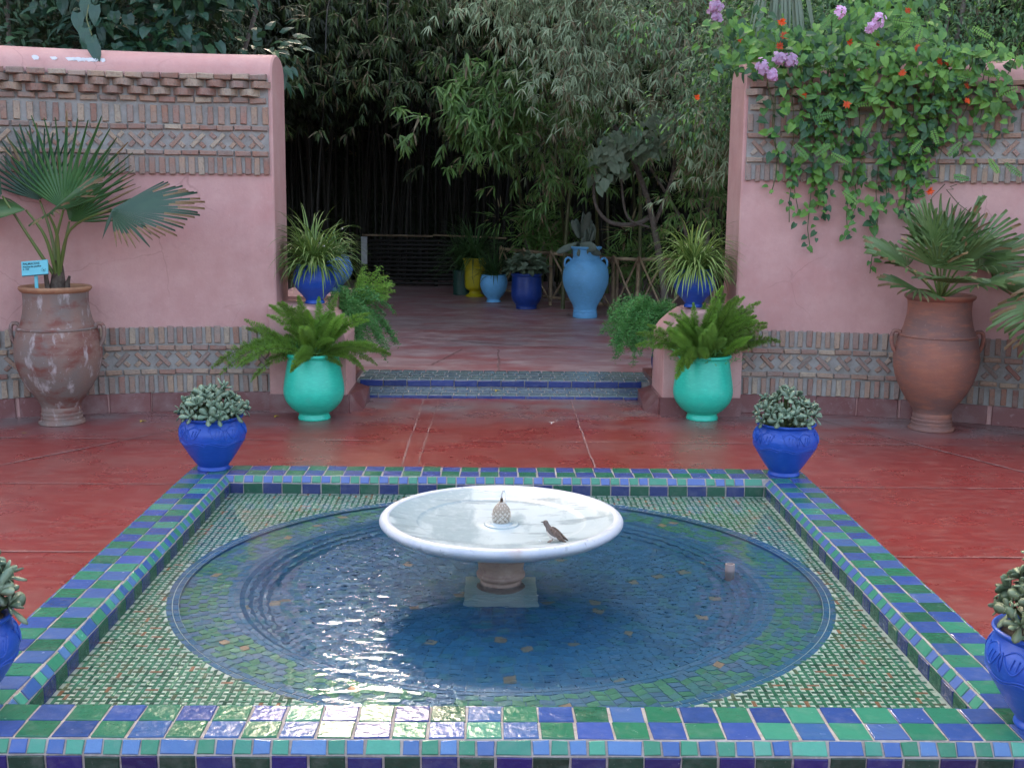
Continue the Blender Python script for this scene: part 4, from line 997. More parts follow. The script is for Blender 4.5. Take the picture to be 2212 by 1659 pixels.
def specR(i):
    az = R(0, 2 * pi); tilt = R(.15, 1.25); rt_ = cos(az) > .2; return az, tilt, (R(.42, .60) if rt_ or tilt > .85 else R(.34, .46)), random.choices((0, 1, 2, 3), (5, 3, 1, .8))[0]
fox_fern('upright spiky foxtail fern in the right turquoise pot', (1.525, 8.33, .43), 78, specR, FM, 'foxtail ferns in the turquoise pots', 5)
# trailing plumes of the left fern
lf = [o for o in bpy.data.objects if o.name.startswith('foxtail_fern')][0]
pm = [plume_mesh(1.0, .075, b_, FM[0], 620) for b_ in (1.9, 2.6)]
for az, tilt, L_ in ((pi, 1.0, .78), (pi + .25, .9, .72), (pi - .3, 1.05, .62), (pi + .5, .95, .6), (.1, 1.0, .5), (-.4, .9, .48), (.5, 1.1, .42), (pi - .1, .7, .6), (pi+.1, 1.25, .5)): inst('plume', random.choice(pm), lf, (0, -.05, 0), (0, tilt, az), L_)
# -------- trailing asparagus ferns
def trail_fern(label, loc, n_, seed, spread, fall, mats, azr=(0, 2 * pi)):
    random.seed(seed); t = thing('trailing_fern', label, 'fern', loc, 0, 'trailing asparagus ferns beside the steps'); st_ = MB(); fo = MB()
    for i in range(n_):
        az = R(*azr); p = Vector((0, 0, 0)); el = R(.1, 1.1); v_ = Vector((cos(az) * cos(el), sin(az) * cos(el), sin(el))); pts = []
        L_ = R(.6, 1) * spread
        for k_ in range(12):
            pts.append(p.copy()); p = p + v_ * L_ / 11; v_.z -= fall * R(.8, 1.2) * .2; v_.normalize()
        st_.tube(pts, .0016, 4)
        for k_ in range(2, 12):
            for j in range(40):
                q = pts[k_].lerp(pts[k_ - 1], R(0, 1)) + rdir() * R(.0, .055) * (1.1 - k_ / 20); leaf(fo, q, rdir(-.8, .6), rdir(), R(.016, .032), .0055)
    st_.build('stem', M['stem'], t); fo.build('foliage', mats, t); return t
trail_fern('feathery trailing fern spilling behind the left pedestal', (-1.20, 9.28, .66), 60, 3, .62, 1.0, M['fern_d'], (-2.0, 1.8))
trail_fern('dense feathery fern hanging beside the right pedestal', (1.30, 9.30, .66), 80, 4, .58, 1.35, M['fern_d'], (1.4, 5.2))
trail_fern('loose feathery fern rising behind the left cobalt pot', (-1.12, 9.5, .72), 14, 6, .36, .15, M['fern'], (-1.2, 1.8))
# -------- succulents
def succ_leaf(L_, w_, th):
    mb = MB(); st_ = [(0, .25), (.3, .6), (.62, 1), (.85, .85), (1, .25)]; rows = []
    for t, q in st_:
        k = len(mb.v); zz = .12 * L_ * t * t
        mb.v += [(t * L_, -w_ / 2 * q, zz + th * .3), (t * L_, 0, zz + th * q), (t * L_, w_ / 2 * q, zz + th * .3), (t * L_, 0, zz - th * .3)]; rows.append(k)
    for a, b_ in zip(rows, rows[1:]):
        for j in range(4): mb.face((a + j, a + (j + 1) % 4, b_ + (j + 1) % 4, b_ + j))
    mb.face([rows[-1] + j for j in range(4)])
    return mesh_of(mb, 'leaf', M['succ'], True)
def succulent(label, loc, seed, m, n_ros, size, r0_, hgt):
    random.seed(seed); t = thing('succulent_plant', label, 'succulent', loc, R(0, 6), 'succulents in the cobalt pots')
    me_ = [succ_leaf(size, size * .62, size * .12), succ_leaf(size * .85, size * .66, size * .13), succ_leaf(size * 1.1, size * .55, size * .12)]
    st_ = MB(); cnt = 0
    for i in range(n_ros):
        a_ = 2.4 * i; q = sqrt((i + .5) / n_ros); x, y = q * r0_ * cos(a_) * R(.92, 1.08), q * r0_ * sin(a_) * R(.92, 1.08)
        z = hgt * (1 - q * q * .8) * R(.8, 1.15) + R(-.01, .02)
        nrm = Vector((x * 7, y * 7, .8 + (0 if q < .8 else -.5))).normalized(); qt = nrm.to_track_quat('Z', 'Y')
        st_.tube([(x * .4, y * .4, -.01), (x * .8, y * .8, z * .6), (x, y, z)], .004, 5)
        k = random.choice((6, 7, 8)) 
        for j in range(k):
            if cnt >= 299: break
            inner = j >= 5
            e = Matrix.Translation((x, y, z)) @ qt.to_matrix().to_4x4() @ Matrix.Rotation(2.4 * j, 4, 'Z') @ Matrix.Rotation(-(1.05 if inner else R(.1, .5)), 4, 'Y') @ Matrix.Translation((.003, 0, 0))
            o = inst('leaf', random.choice(me_), t, m=m); o.matrix_local = e @ Matrix.Diagonal((R(.7, 1.1) * (.75 if inner else 1),) * 3 + (1,)); cnt += 1
    mb = MB()
    for i in range(240):
        p = Vector((R(-1, 1) * r0_ * .62, R(-1, 1) * r0_ * .62, R(-.005, hgt * .45))); leaf(mb, p, rdir(-.2, 1), rdir(), size * .8, size * .35)
    st_.build('stem', M['stem'], t); mb.build('under_leaves', M['succ_b'], t)
succulent('grey green paddle leaved succulent in the back left cobalt pot', (-1.525, 6.255, .375), 21, M['succ'], 42, .058, .175, .15)
succulent('frosty rosette succulent in the back right cobalt pot', (1.60, 6.22, .375), 22, M['succ'], 42, .050, .175, .165)
succulent('large leaved succulent in the cobalt pot at the left edge', (-1.545, 3.22, .375), 23, M['succ'], 40, .068, .17, .19)
succulent('green and grey succulent in the cobalt pot at the right edge', (1.605, 3.15, .375), 24, M['succ_b'], 40, .052, .15, .21)
# stray lower sprig
# -------- cactus and round leaved plant
random.seed(31)
t = thing('cactus', 'clump of flat grey cactus pads in the tall light blue jar', 'cactus', (1.145, 14.55, .93))
def pad(L_, w_):
    mb = MB(); ell = smooth([(0, 0, w_ * .2, .012), (L_ * .3, 0, w_ * .42, .02), (L_ * .65, 0, w_ * .5, .02), (L_ * .92, 0, w_ * .3, .013), (L_, 0, w_ * .05, .004)], 2)
    rows = []
    for (z, _, ry, rz_) in ell:
        k = len(mb.v)
        for j in range(10): a_ = 2 * pi * j / 10; mb.v.append((ry * cos(a_), rz_ * sin(a_), z))
        rows.append(k)
    for a, b_ in zip(rows, rows[1:]):
        for j in range(10): j2 = (j + 1) % 10; mb.face((a + j, a + j2, b_ + j2, b_ + j))
    mb.face([rows[-1] + j for j in range(10)]); return mesh_of(mb, 'pad', M['cactus'], True)
pads = [pad(.26, .13), pad(.2, .11), pad(.34, .10)]
for i in range(34):
    a_ = R(0, 2 * pi); q = R(0, .14); up = i < 22
    inst('pad', random.choice(pads), t, (q * cos(a_), q * sin(a_), R(-.06, .2) if up else R(-.02, .1)), (R(-.35, .35), R(-.4, .4) if up else R(1.7, 2.6) * random.choice((-1, 1)), R(0, 6)), R(.7, 1.1))
t = thing('round_leaved_plant', 'bushy dull green round leaved plant in the deep blue pot', 'plant', (.44, 15.62, .53))
mb = MB()
for i in range(330):
    d = rdir(-.1, 1); p = Vector((d.x * .27, d.y * .27, d.z * .22)) * R(.5, 1.08) + Vector((0, 0, .07)); leaf(mb, p, d + rdir() * .5 + Vector((0, 0, -.5)), d + Vector((0, 0, .6)), R(.06, .10), R(.06, .09), heart=True)
mb.build('foliage', M['fig'], t)
mb = MB()
for i in range(14): d = rdir(.2, 1); mb.tube([(0, 0, -.05), tuple(d * .13), tuple(Vector((d.x * .25, d.y * .25, d.z * .2)))], .004, 5)
mb.build('stem', M['stem'], t)

# -------- fan palms
def fan(parent, hub, axis, nrm, rad, spread, nseg, mats, droop=.15, split=.5, tipdry=.15, fold=.5, wseg=1.0):
    """pleated fan blade: hub point, axis direction, face normal"""
    mb = MB(); hub = Vector(hub); ax = Vector(axis).normalized(); nn = Vector(nrm); s_ = ax.cross(nn).normalized(); nn = s_.cross(ax).normalized()
    for i in range(nseg):
        u = (i + .5) / nseg - .5; a_ = u * spread; da = spread / nseg / 2 * 1.0
        L_ = rad * (1 - .28 * abs(2 * u) ** 2) * R(.92, 1.05); split_ = split * R(.85, 1.1)
        dr_ = droop * R(.6, 1.6); dry = random.random() < tipdry; jn = R(-.03, .03)
        def pt(r, off, lift):
            a2 = a_ + off; q = r / rad
            d = ax * cos(a2) + s_ * sin(a2)
            cup = fold * rad * .25 * (1 - cos(a_)) * q
            bend = dr_ * rad * max(0, q - .45) ** 2 * 2.2
            return hub + d * r + nn * (cup + lift + jn * max(0, q - split_)) - Vector((0, 0, 1)) * bend
        prev = None
        for (q, wq) in ((.02, 1), (.3, 1), (split_, 1), (split_ + (1 - split_) * .3, .86), (split_ + (1 - split_) * .72, .55), (1, .03)):
            r = L_ * q; lift = .34 * da * r * 2; k = len(mb.v); of = da * wq * (1 if q <= split_ else split_ / q * wseg)
            mb.v += [tuple(pt(r, -of, 0)), tuple(pt(r, 0, lift)), tuple(pt(r, of, 0))]
            if prev is not None:
                mi = 1 if (dry and q > split_ + .2) or (q == 1 and random.random() < .22) else 0
                mb.face((prev, k, k + 1, prev + 1), mi); mb.face((prev + 1, k + 1, k + 2, prev + 2), mi)
            prev = k
    return mb.build('blade', mats, parent, smooth=False)
def frond(root, base, ctrl, hub, axis, nrm, rad, spread, nseg, mats, pr=.008, **kw):
    mb = MB(); pts = smooth([base, ctrl, hub], 6); n_ = len(pts)
    mb.tube(pts, [pr * (1.9 - 1.1 * i / n_) for i in range(n_)], 6); f = mb.build('frond', M['petiole'], root)
    fan(f, hub, axis, nrm, rad, spread, nseg, mats, **kw); return f
random.seed(41)
pl = thing('fan_palm', 'young fan palm with broad tattered leaves in the stained terracotta jar', 'palm', (-2.985, 7.99, .86))
def W(x, y, z): return (x + 2.985, y - 7.99, z - .86)
mb = MB(); mb.tube([W(-2.97, 7.99, .84), W(-2.965, 7.99, .95), W(-2.96, 7.99, 1.04), W(-2.955, 7.99, 1.12)], [.055, .052, .04, .025], 14); mb.build('trunk', M['fibre'], pl)
for (x, s_) in ((-3.02, -1), (-2.89, 1)):
    mb = MB(); mb.tube([W(x, 7.96, .86), W(x + s_ * .005, 7.95, .97), W(x + s_ * .02, 7.95, 1.02 if s_ > 0 else 1.14)], [.018, .017, .008], 7); mb.build('old_stub', M['fibre'], pl)
PD = [M['palm_d'], M['tan']]; PG = [M['palm'], M['tan']]
frond(pl, W(-2.96, 7.99, 1.0), W(-2.965, 8.0, 1.25), W(-2.90, 7.98, 1.46), (.10, .12, 1), (.1, -1, .25), .68, 2.3, 20, PG, droop=.02, split=.36, fold=-.4, tipdry=.05)   # upright
frond(pl, W(-2.96, 8.0, 1.0), W(-3.03, 8.08, 1.3), W(-3.10, 8.1, 1.52), (-.30, .1, 1), (-.2, -1, .3), .52, 2.1, 18, PD, droop=.0, split=.4, fold=-.3)
frond(pl, W(-2.95, 7.98, 1.0), W(-2.84, 7.92, 1.33), W(-2.55, 7.9, 1.47), (1, -.15, -.04), (.1, -.55, .9), .60, 2.3, 30, PD, droop=.06, split=.55, tipdry=.6, fold=-.2, pr=.007)     # right, horizontal
frond(pl, W(-2.95, 7.97, 1.0), W(-2.92, 7.9, 1.28), W(-2.95, 7.84, 1.44), (.75, -.5, .35), (-.4, -.35, .9), .52, 2.2, 26, PG, droop=.1, split=.5, tipdry=.4, fold=.5)
frond(pl, W(-2.96, 7.97, 1.0), W(-3.0, 7.9, 1.28), W(-3.10, 7.85, 1.46), (-1, -.2, .0), (0, -.25, 1), .55, 2.2, 24, PG, droop=.15, split=.5, tipdry=.3, fold=.1)
frond(pl, W(-2.96, 7.99, 1.0), W(-2.93, 8.04, 1.2), W(-2.9, 8.08, 1.38), (.5, .4, .75), (.5, -1, -.2), .58, 1.8, 16, PG, droop=.05, split=.36, fold=-.2)
frond(pl, W(-2.97, 7.98, 1.0), W(-3.12, 7.9, 1.3), W(-3.25, 7.85, 1.55), (-.7, -.3, .45), (-.3, -1, .3), .5, 2.0, 22, PD, droop=.1, split=.55)
# hanging broken segments below the right fan
mb = MB()
for (x, z, dx, L_) in ((-2.53, 1.47, -.10, .20), (-2.52, 1.47, .10, .16), (-2.36, 1.40, .1, .10)):
    ribbon(mb, [W(x, 7.88, z), W(x + dx * .35, 7.86, z - L_ * .45), W(x + dx * .8, 7.86, z - L_)], .03, 0, nrm=Vector((0, -1, 0)))
mb.build('broken_leaflet', M['palm_d'], pl)
# right bushy palm
random.seed(43)
pr_ = thing('fan_palm', 'bushy fan palm with stiff spiky leaves in the orange terracotta jar', 'palm', (3.09, 8.02, .86))
mb = MB(); mb.tube([(0, 0, -.02), (0, 0, .08)], [.06, .045], 12); mb.build('trunk', M['fibre'], pr_)
PR = [M['palm_r'], M['tan']]
for az, el, hl, rad, tw in ((180, 55, .30, .34, 0), (150, 30, .30, .36, .3), (200, 22, .34, .34, -.2), (240, 35, .28, .34, 0), (290, 40, .28, .33, 0), (330, 30, .34, .38, .1), (0, 48, .33, .38, 0), (20, 20, .36, .38, 0), (90, 70, .34, .36, 0), (270, 68, .26, .36, .2),
                            (210, 62, .36, .34, 0), (320, 62, .38, .36, 0), (260, 12, .28, .30, 0), (350, 5, .36, .36, 0), (215, 2, .26, .30, 0), (45, 60, .34, .34, 0), (300, 8, .30, .34, 0)):
    a_, e = radians(az), radians(min(80, el + 10)); d = Vector((cos(a_) * cos(e), sin(a_) * cos(e), sin(e))); hub = d * hl + Vector((0, 0, .08))
    nrm = Vector((-cos(a_) * sin(e), -sin(a_) * sin(e), cos(e))) + Vector((tw, -.35, 0))
    frond(pr_, (0, 0, .05), tuple(hub * .5 + Vector((0, 0, .05))), tuple(hub), d + Vector((0, 0, -.12)), nrm, rad * 1.08, 3.0, 17, PR, pr=.005, droop=.14, split=.36, tipdry=.03, fold=.35, wseg=1.35)
pr2 = thing('fan_palm', 'fan palm in the jar beyond the right edge, leaf tips leaning in', 'palm', (3.98, 7.35, .86))
for az, el, hl in ((180, 22, .36), (168, 2, .38), (190, -12, .34), (200, -2, .26), (240, 35, .3), (120, 40, .3), (300, 35, .3), (20, 35, .3), (60, 50, .3), (190, 60, .3)):
    a_, e = radians(az), radians(el); d = Vector((cos(a_) * cos(e), sin(a_) * cos(e), sin(e))); hub = d * hl + Vector((0, 0, .06))
    frond(pr2, (0, 0, 0), tuple(hub * .5 + Vector((0, 0, .05))), tuple(hub), d + Vector((0, 0, -.25)), Vector((-cos(a_) * sin(e), -sin(a_) * sin(e), cos(e))) + Vector((0, -.4, 0)), .40, 3.2, 17, PR, pr=.005, droop=.3, split=.42, fold=.3, wseg=1.35)

# ------------------------------------------------------------------ flowering vine on the right wall
random.seed(51)
vine = thing('flowering_vine', 'dense green vine with orange flowers spilling over the right wall', 'vine', (2.6, 8.5, 2.5))
VL = {}
def heart_mesh(key, m):
    if key not in VL:
        VL[key] = []
        for _ in range(4):
            mb = MB(); leaf(mb, (0, 0, 0), (1, 0, 0), (0, 0, 1), 1, .8, heart=True, fold=R(.15, .5), droop=R(.1, .35)); VL[key].append(mesh_of(mb, 'leaf', m, False))
    return random.choice(VL[key])
leaves = []
def add_leaf(p, s_, kind, face_=None):
    d = Vector((R(-.8, .8), R(-.7, .1), R(-1, .05))); n_ = Vector((R(-.5, .5), -1, R(.2, 1.2)))
    leaves.append((Vector(p), d, n_, s_, kind))
def gface(x): return 8.61 - .13 * (x - 1.81) ** 2
stems = MB()
# curtain: strands hanging down the wall face (x, lowest z, thickness)
for x, zb_, nl in ((1.99, 1.85, 14), (2.05, 1.62, 22), (2.12, 1.42, 34), (2.20, 1.50, 38), (2.29, 1.20, 40), (2.33, 1.52, 40), (2.42, 1.45, 52), (2.52, 1.42, 58), (2.60, 1.30, 46), (2.68, 1.06, 48), (2.74, 1.5, 42),
                   (2.80, 1.62, 34), (2.88, 1.45, 44), (2.96, 1.48, 56), (3.04, 1.6, 60), (3.12, 1.68, 46), (3.22, 1.85, 36), (3.33, 2.0, 28), (3.42, 2.1, 26), (3.55, 2.12, 26), (2.15, 1.95, 36), (2.3, 2.0, 46), (2.42, 2.05, 50), (2.6, 2.25, 40), (2.75, 2.3, 34), (2.95, 2.0, 40), (3.05, 1.95, 36), (3.1, 2.2, 30)):
    pts = []; xx = x + R(-.05, .05)
    for k_ in range(9):
        z = 2.62 + (zb_ - 2.62) * k_ / 8; bulge = .03 + .12 * max(0, (z - 1.9) / .7); pts.append(Vector((xx, gface(xx) - bulge - .02 * R(0, 1), z))); xx += R(-.035, .035)
    stems.tube([tuple(p - Vector((2.6, 8.5, 2.5))) for p in pts], .0035, 5)
    for i in range(nl):
        u = (i + R(0, 1)) / nl * 8; k_ = min(int(u), 7); p = pts[k_].lerp(pts[k_ + 1], u - k_); th = .05 + .10 * max(0, (p.z - 1.6) / .9)
        p = p + Vector((R(-th, th), R(-.10, .01), R(-.03, .03))); s_ = R(.05, .085) * (1 if u < 6.5 else .7)
        kd = random.choices(('vine', 'vine_l', 'vine_d'), (5, 2 if x < 2.8 else 4, 3))[0]; add_leaf(p, s_, kd)
# mass on the wall top
for i in range(1250):
    x = R(1.72, 3.35) if i % 6 else R(1.5, 4.2); top_ = 2.66 + .16 * sin(x * 5) + .12 * mnoise.noise((x * 3, 1, 0)) + (.12 if 1.9 < x < 3.1 else 0)
    y = gface(x) + R(-.14, .6); z = R(2.45, top_ + .1) + (.1 if y > 8.7 else 0); add_leaf((x, y, z), R(.05, .085), random.choices(('vine', 'vine_l', 'vine_d'), (5, 3, 2))[0])
leaves.sort(key=lambda l: -l[3] * (1.6 if l[4] != 'vine_d' else 1))
V0 = Vector((2.6, 8.5, 2.5)); rest = MB(); KM = ['vine', 'vine_l', 'vine_d']
for k in KM: heart_mesh(k, M[k])
for i, (p, d, n_, s_, kd) in enumerate(leaves):
    d.normalize(); sd_ = d.cross(n_).normalized(); nn = sd_.cross(d)
    if i < 296:
        mt = Matrix(((d.x, sd_.x, nn.x), (d.y, sd_.y, nn.y), (d.z, sd_.z, nn.z))).to_4x4(); o = inst('leaf', heart_mesh(kd, M[kd]), vine)
        o.matrix_local = Matrix.Translation(p - V0) @ mt @ Matrix.Diagonal((s_, s_, s_, 1))
    else: leaf(rest, p - V0, d, n_, s_, s_ * .8, KM.index(kd), heart=True, fold=R(.15, .5), droop=R(.1, .35))
# pinnate sprigs
for i in range(36):
    x = R(2.1, 3.55); z = R(1.6, 2.9); p0 = Vector((x, gface(x) - .14 - R(0, .08), z)) - V0; d = Vector((R(-1, 1), -.3, R(-.7, .2))).normalized(); s_ = d.cross(Vector((0, -1, .3))).normalized(); ki = random.choice((0, 1))
    stems.tube([p0, p0 + d * .15], .0018, 4)
    for k_ in range(9):
        for sg_ in (-1, 1): leaf(rest, p0 + d * (.02 + k_ * .016), s_ * sg_ + d * .35, Vector((0, -1, .4)), .034 * (1 - abs(k_ - 4) / 9), .013, ki)
rest.build('small_leaves', [M[k] for k in KM], vine, smooth=False)['kind'] = 'stuff'
for i in range(26):
    x = R(2.1, 3.3); p = Vector((x, gface(x) - .05, R(1.7, 2.6))) - V0; pts = [p]
    for k_ in range(5): pts.append(pts[-1] + Vector((R(-.1, .1), R(-.03, .02), R(-.12, .03))))
    stems.tube(pts, .0028, 4)
stems.build('stem', M['stem'], vine)
fm = []
for _ in range(3):
    mb = MB()
    for k_ in range(9):
        a_ = 2 * pi * k_ / 9 + R(-.2, .2); leaf(mb, (0, 0, 0), (cos(a_), sin(a_), R(.2, .6)), (0, 0, 1), R(.032, .044), .018, fold=.3)
    fm.append(mesh_of(mb, 'flower', M['orange'], False))
for x, z, dy in ((1.73, 2.70, -.05), (2.04, 2.83, 0), (2.04, 2.72, -.1), (2.47, 2.67, -.16), (2.92, 2.63, -.16), (3.10, 2.52, -.2), (3.22, 2.36, -.2), (3.23, 2.26, -.2), (2.8, 2.45, -.25), (2.16, 2.30, -.22), (2.45, 2.24, -.25), (3.06, 1.65, -.14), (2.89, 2.90, 0), (1.45, 2.30, 0), (2.67, 2.66, -.1), (2.9, 2.61, -.18), (2.01, 2.65, -.1), (3.05, 2.53, -.2)):
    inst('flower', random.choice(fm), vine, Vector((x, gface(x) + dy, z)) - V0, (radians(R(60, 110)), R(-.4, .4), R(-.5, .5)), R(.65, .95))
# pink trumpet climber
pk = thing('pink_climber', 'climber with clusters of lilac pink flowers on top of the right wall', 'flowers', (2.0, 8.55, 2.5))
for (x, z, dy, n2, sp_) in ((1.86, 2.50, -.27, 30, .06), (1.97, 2.55, -.27, 24, .05), (2.05, 2.54, -.27, 26, .05), (1.93, 2.44, -.27, 20, .04), (1.52, 2.90, -.2, 36, .06), (1.54, 2.83, -.2, 20, .04), (2.61, 2.80, -.3, 22, .055), (2.56, 2.75, -.3, 14, .035), (2.36, 2.86, -.3, 16, .045)):
    mb = MB()
    for i in range(n2):
        c_ = rdir() * sp_ * R(.3, 1); nn = (c_ + Vector((0, -.04, .01))).normalized(); qt = nn.to_track_quat('Z', 'Y').to_matrix()
        for k_ in range(5):
            a_ = 2 * pi * k_ / 5; leaf(mb, c_, qt @ Vector((cos(a_), sin(a_), .3)), nn, R(.018, .024), .019, 0 if k_ % 2 else (1 if random.random() < .25 else 0), fold=.1)
    mb.build('flower_cluster', [M['pinkf'], M['pinkf2']], pk, Vector((x, gface(x) + dy, z)) - Vector((2.0, 8.55, 2.5)), smooth=False)
mb = MB()
for (x, z) in ((1.87, 2.49), (1.97, 2.54), (2.05, 2.55), (1.52, 2.87), (2.6, 2.8), (2.36, 2.86)):
    p = Vector((x, gface(x) - .08, z)) - Vector((2.0, 8.55, 2.5)); mb.tube([p, p + Vector((.05, .15, -.05)), p + Vector((.1, .35, -.1))], .003, 4)
mb.build('stem', M['stem'], pk)
mb = MB(); 
for i in range(70): c_ = rdir() * R(0, .03); leaf(mb, c_, rdir(), rdir(), .008, .006)
o = mb.build('white_blossom', M['whitef'], vine, Vector((3.38, gface(3.38) - .12, 1.82)) - V0, smooth=False)

# ------------------------------------------------------------------ shrubs behind the walls
def bush(name, label, cat, loc, size, n_, L_, w_, mats, wts, kind=None, group=None, trunk=True, heart=True, seed=0, hang=.5, clump=.22):
    random.seed(seed); t = thing(name, label, cat, loc, 0, group); sx, sy, sz = size
    cl = [Vector((random.gauss(0, .45) * sx, random.gauss(0, .4) * sy, R(-.9, 1) * sz)) for _ in range(max(8, n_ // 70))]
    mb = MB()
    for i in range(n_):
        c_ = random.choice(cl); d = rdir(); p = c_ + Vector((d.x, d.y, d.z * .8)) * clump * random.random() ** .5 * 1.3
        leaf(mb, p, d + Vector((0, 0, -hang)), d + Vector((0, -.5, .8)), L_ * R(.7, 1.2), w_ * R(.7, 1.2), random.choices(range(len(mats)), wts)[0], heart=heart, droop=.3)
    mb.build('foliage', mats, t, (0, 0, loc[2] * 0), smooth=False)
    if trunk:
        q = MB()
        for i in range(4):
            c_ = random.choice(cl); q.tube(smooth([(R(-.1, .1), R(-.1, .1), -loc[2]), (c_.x * .4, c_.y * .4, -loc[2] * .4), tuple(c_)], 4), [.03] * 5 + [.02] * 3 + [.008], 7)
        q.build('trunk', M['bark'], t)
    return t
for i, (x, y, z, sx, sz, lb) in enumerate(((2.3, 9.7, 2.6, .9, .6, 'pale green ferny shrub rising behind the left end of the right wall'), (3.5, 9.9, 2.8, .9, .7, 'mid green ferny shrub behind the orange flowers'), (4.6, 9.6, 2.9, .9, .8, 'dark green shrub at the far right above the wall'), (3.0, 10.9, 3.3, 1.1, .8, 'tall shrub farther back above the right wall'))):
    bush('shrub', lb, 'shrub', (x, y, z), (sx, .5, sz), 5200, .055, .022, [M['shrub'], M['vine_l'], M['vine_d']], (5, 2 - i * .3, 2 + i), None, 'shrubs behind the right wall', seed=60 + i, heart=False, clump=.3)
# grey drooping blades above the vine
random.seed(66)
t = thing('drooping_yucca', 'long grey green blades hanging down above the vine', 'plant', (2.15, 9.15, 3.35)); mb = MB()
for i in range(46):
    a_ = R(-2.8, -.2); d = Vector((cos(a_) * R(.2, 1), sin(a_) * .4, 0)); L_ = R(.5, .85)
    ribbon(mb, [(0, 0, 0), tuple(d * .12 + Vector((0, 0, .02))), tuple(d * .22 - Vector((0, 0, L_ * .3))), tuple(d * .30 - Vector((0, 0, L_ * .7))), tuple(d * .34 - Vector((0, 0, L_)))], .028, 0, nrm=Vector((0, -1, .1)))
mb.build('foliage', M['grass_b'], t)
q = MB(); q.tube([(0, 0, -3.3), (.03, .05, -1.5), (0, 0, 0)], [.06, .05, .03], 8); q.build('trunk', M['bark'], t)
# creeper behind the left wall
cr = bush('creeper', 'big leaved dark creeper hanging over the top of the left wall', 'vine', (-2.80, 9.75, 3.0), (.85, .4, .5), 1300, .12, .085, [M['creeper'], M['vine_d']], (5, 2), seed=70, hang=.3, clump=.35, trunk=False)
random.seed(71); mb = MB(); sm_ = MB()
for (x, y, z) in ((-2.95, 8.75, 2.78), (-2.93, 8.66, 2.68), (-2.86, 8.6, 2.62), (-2.90, 8.58, 2.72), (-2.99, 8.7, 2.84), (-2.84, 8.52, 2.66), (-2.96, 8.8, 2.95), (-2.88, 8.75, 2.9), (-2.80, 8.42, 2.60)): leaf(mb, Vector((x, y, z)) - Vector((-2.80, 9.75, 3.0)), (R(-.1, .4), -.35, -1), (.1, -1, .4), R(.11, .15), R(.08, .1), 0, heart=True)
sm_.tube([Vector(p) - Vector((-2.80, 9.75, 3.0)) for p in ((-2.9, 9.6, 3.3), (-2.95, 8.9, 3.05), (-2.93, 8.7, 2.8), (-2.83, 8.5, 2.66))], .005, 5)
mb.build('overhanging_leaf', [M['creeper']], cr, smooth=False); sm_.build('stem', M['stem'], cr)
bush('shrub', 'dark mixed shrub behind the left end of the left wall', 'shrub', (-3.9, 9.9, 2.8), (1.0, .5, .9), 3800, .06, .03, [M['vine_d'], M['bam_m']], (6, 1), seed=72, clump=.35)
bush('shrub', 'acid green shrub glimpsed between creeper leaves above the left wall', 'shrub', (-3.25, 11.5, 3.25), (.25, .25, .45), 900, .16, .02, [M['shrub_l'], M['vine_l']], (5, 1), seed=73, heart=False, clump=.2)
bush('shrub', 'brownish dry shrub above the middle of the left wall', 'shrub', (-2.9, 10.6, 2.9), (.7, .5, .7), 2500, .08, .02, [M['bam_d'], M['bam_m'], M['vine_d']], (4, 1, 3), seed=74, heart=False, clump=.3)

# ------------------------------------------------------------------ bamboo grove
random.seed(81)
def bcluster(mb, c_, v_, L_, w_, k, wts, open_=1.0):
    v_ = v_.normalized(); a = v_.cross(Vector((R(-1, 1), R(-1, 1), R(-1, 1)))).normalized(); b_ = v_.cross(a); t0 = R(0, 6)
    for j in range(k):
        t = t0 + 2 * pi * j / k + R(-.3, .3); q = open_ * R(.35, 1.15); d = (v_ + (a * cos(t) + b_ * sin(t)) * q + Vector((0, 0, -.15))).normalized()
        leaf(mb, c_, d, v_ * .3 + Vector((R(-.5, .5), -.3, 1)), L_ * R(.65, 1.12), w_ * R(.8, 1.2), random.choices((0, 1), wts)[0], fold=.3, droop=R(.1, .45))
def crown_mesh(kind, H, n_spray, lp, L_, w_, wts, spread, low):
    """arching culm top with hanging leaf sprays, in local coordinates"""
    mb = MB()
    for i in range(n_spray):
        z = H * (low + (1 - low) * random.random() ** .8); a_ = R(0, 2 * pi); q = spread * sqrt(random.random()) * (1.15 - abs(z / H - .75))
        p = Vector((q * cos(a_), q * sin(a_), z)); v_ = Vector((cos(a_) * R(.2, 1), sin(a_) * R(.2, 1), R(-.9, .4))).normalized()
        for k_ in range(lp // 6):
            t = k_ / max(1, lp // 6 - 1); bcluster(mb, p + v_ * (t * .3) - Vector((0, 0, .12 * t * t)), v_ + Vector((R(-.3, .3), R(-.5, .1), -.35)), L_, w_, 6, wts, 1.0)
    return mb
def bamboo(kind, crowns, label, x, y, H, lean, group, r=.028, z0=.0):
    t = thing('bamboo', label, 'bamboo', (x, y, z0), R(0, 6.28), group)
    lx, ly = lean
    pts = [(lx * (k_ / 8) ** 2.2 * H, ly * (k_ / 8) ** 2.2 * H, H * k_ / 8) for k_ in range(9)]
    mb = MB(); mb.tube(pts, [r * (1.05 - .7 * k_ / 8) for k_ in range(9)], 7)
    for k_ in range(int(H / .38)):
        z = k_ * .38 + .2; u = z / H
        if u < .95: mb.tube([(lx * u ** 2.2 * H, ly * u ** 2.2 * H, z - .006), (lx * u ** 2.2 * H, ly * u ** 2.2 * H, z + .006)], r * (1.2 - .7 * u), 7)
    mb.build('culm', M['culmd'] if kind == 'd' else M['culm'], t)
    inst('foliage', random.choice(crowns), t, (lx * .45 * H, ly * .45 * H, 0), (0, 0, R(0, 6)), (1, 1, H / 5))
    return t
pale = [mesh_of(crown_mesh('p', 5, 230, 18, .14, .017, (6, 1.6), .75, .38), 'foliage', [M['bam_p'], M['bam_t']]) for _ in range(3)]
